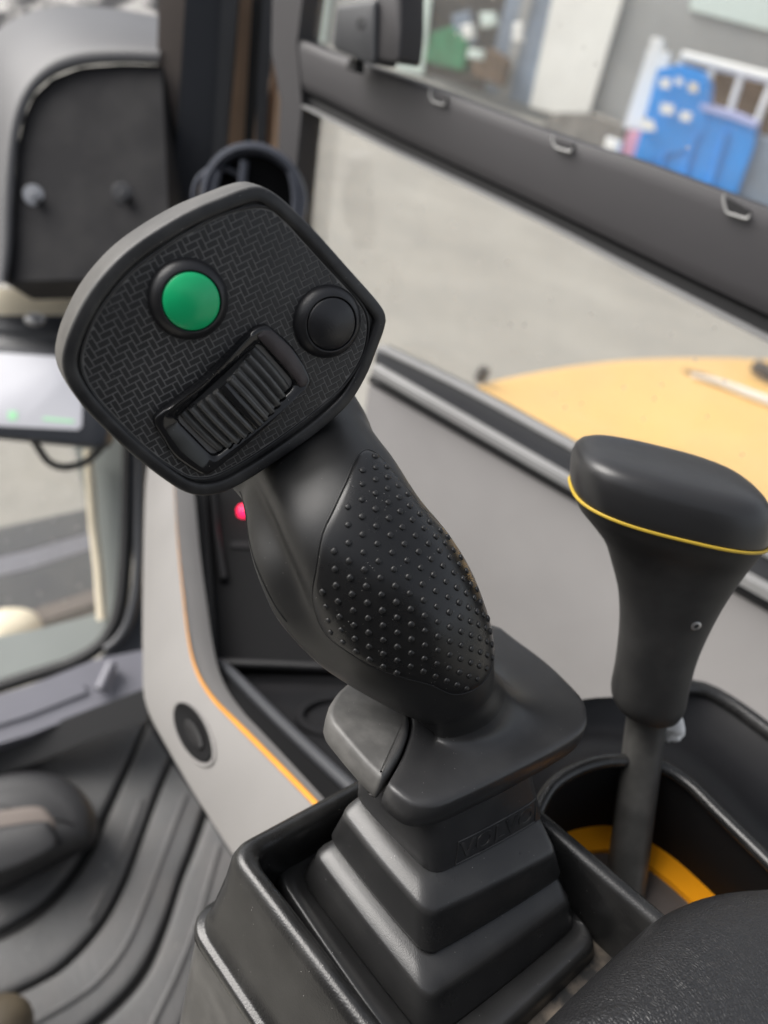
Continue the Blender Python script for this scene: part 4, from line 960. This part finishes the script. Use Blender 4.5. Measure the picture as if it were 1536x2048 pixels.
sk2 = thing('blue_skip', Plane(wa+wn*4.2, wn).hit(1380, 420), 'blue painted steel skip with a raised end', 'skip')
stand('raised_end', [(1314, 138), (1360, 128), (1402, 140), (1418, 168), (1412, 262), (1380, 300), (1262, 330), (1288, 240)], 4.25, 1.3, M['blue'], None, None, None, sk2)
stand('skip_body', [(1398, 208), (1460, 226), (1512, 250), (1510, 290), (1462, 420), (1250, 400), (1266, 320), (1320, 250)], 4.2, 1.6, M['blue'], None, None, None, sk2)
stand('skip_rim', [(1400, 206), (1462, 222), (1516, 246), (1512, 256), (1460, 236), (1400, 218)], 4.3, 1.6, mat('pale blue rim', (.42, .46, .75), .5), None, None, None, sk2)
for a_, b_ in (((1330, 300), (1312, 372)), ((1392, 268), (1356, 392)), ((1452, 262), (1412, 402))):
    mk('skip_rib', tube([Plane(wa+wn*4.24, wn).hit(*a_), Plane(wa+wn*4.24, wn).hit(*b_)], .07, 8), M['blue'], sk2)
rl = thing('white_railing', Plane(wa+wn*2.2, wn).hit(1460, 380), 'white pipe railing behind the blue skip', 'railing')
rp = Plane(wa+wn*2.4, wn)
mk('top_rail', tube([rp.hit(1362, 112), rp.hit(1450, 134), rp.hit(1640, 182)], .14, 8), M['white'], rl)
for a, b in (((1366, 114), (1342, 180)), ((1428, 132), (1404, 200)), ((1484, 146), (1452, 250)), ((1544, 166), (1500, 280))):
    mk('baluster', tube([rp.hit(*a), rp.hit(*b)], .10, 8), M['white'], rl)
stand('brown_clutter', [(1370, 124), (1600, 176), (1560, 280), (1350, 220)], 1.2, .6, M['rust'], 'brown stacked clutter behind the white railing', 'clutter')
stand('grey_bin', [(1512, 270), (1600, 290), (1560, 460), (1462, 420)], 4.0, 1.0, M['bluedk'], 'dark blue grey bin at the right of the blue skip', 'bin')
for px, d, m_, nm, lab, ct in (
    ([(920, 52), (942, 46), (946, 74), (926, 78)], 1.5, 'white', 'white_sack', 'white sack inside the far dark doorway', 'sack'),
    ([(958, 24), (988, 24), (992, 48), (962, 56)], 1.5, 'palesky', 'pale_carton', 'pale carton on top of the clutter in the far doorway', 'carton'),
    ([(1026, 46), (1044, 44), (1042, 84), (1024, 82)], 1.6, 'white', 'white_board', 'upright white board at the right edge of the far doorway', 'board'),
    ([(936, 96), (966, 100), (960, 120), (932, 114)], 1.9, 'palesky', 'pale_tray', 'pale flat tray lying before the far doorway', 'tray'),
    ([(1212, 274), (1240, 284), (1236, 312), (1206, 302)], 4.0, 'white', 'white_jug', 'white jug on the ground before the grey rubble', 'jug')):
    stand(nm, px, d, .3, M[m_], lab, ct, bev=.05)
for px in ([(1322, 206), (1348, 210), (1346, 230), (1320, 226)], [(1362, 222), (1384, 226), (1380, 244), (1358, 240)], [(1322, 156), (1342, 158), (1338, 178), (1318, 174)], [(1352, 154), (1366, 158), (1364, 172), (1350, 168)], [(1276, 236), (1306, 240), (1312, 262), (1286, 262)]):
    stand('white_glint', px, 4.45, .05, M['white'], None, None, None, sk2, .005)  # white patches paint blurred highlights onto the skip
stand('yellow_plate', [(1378, 164), (1396, 168), (1394, 186), (1376, 182)], 4.45, .05, M['cream'], None, None, None, sk2, .005)
# machine steps outside the left door
for i, (px, z, m_, lab, ct) in enumerate((
    ([(-520, 1170), (60, 1042), (170, 1018), (182, 1062), (60, 1098), (-520, 1223)], 1.75, 'raild', 'dark upper step bar outside the left door', 'step'),
    ([(-520, 1223), (60, 1100), (182, 1064), (190, 1096), (60, 1138), (-520, 1271)], 1.70, 'sill', 'worn grey step bar between two dark ones outside the left door', 'step'),
    ([(-520, 1271), (60, 1140), (190, 1098), (205, 1172), (60, 1222), (-520, 1357)], 1.65, 'raild', 'wide dark lower step outside the left door', 'step'),
    ([(-520, 1357), (60, 1222), (200, 1174), (205, 1200), (60, 1252), (-520, 1391)], 1.60, 'browng', 'thin brown board under the dark steps outside the left door', 'board'))):
    mk(('step_bar', 'step_bar', 'step_bar', 'brown_board')[i], slab(Plane(at(80, 1120, z), nrm(A(.1, -.35, -1))), px, .08, .006), M[m_], label=lab, cat=ct)
mk('cream_sack', blob(at(22, 1258, 1.5), .055, 6, .1, (1.2, .8, 1)), M['cream'], label='cream sack below the brown board outside the left door', cat='sack', ang=180)

# ================================================================== unseen wall added behind the camera to shade the controls
M['lining'] = mat('shade wall lining', (.07, .068, .066), .9)
def wbox(x0, x1, y0, y1, z0, z1):
    c = A((x0+x1)/2, (y0+y1)/2, (z0+z1)/2)-CAMP
    return obox(c@RW, RGT*(x1-x0)/2, FWD*(y1-y0)/2, UPW*(z1-z0)/2)
#mk('ceiling', wbox(-.75, .85, -.75, .35, 3.28, 3.34), M['lining'], smooth=False, kind='structure')
mk('wall_back_shade', wbox(-.80, .90, -.56, -.50, 1.9, 2.95), M['lining'], smooth=False, kind='structure')
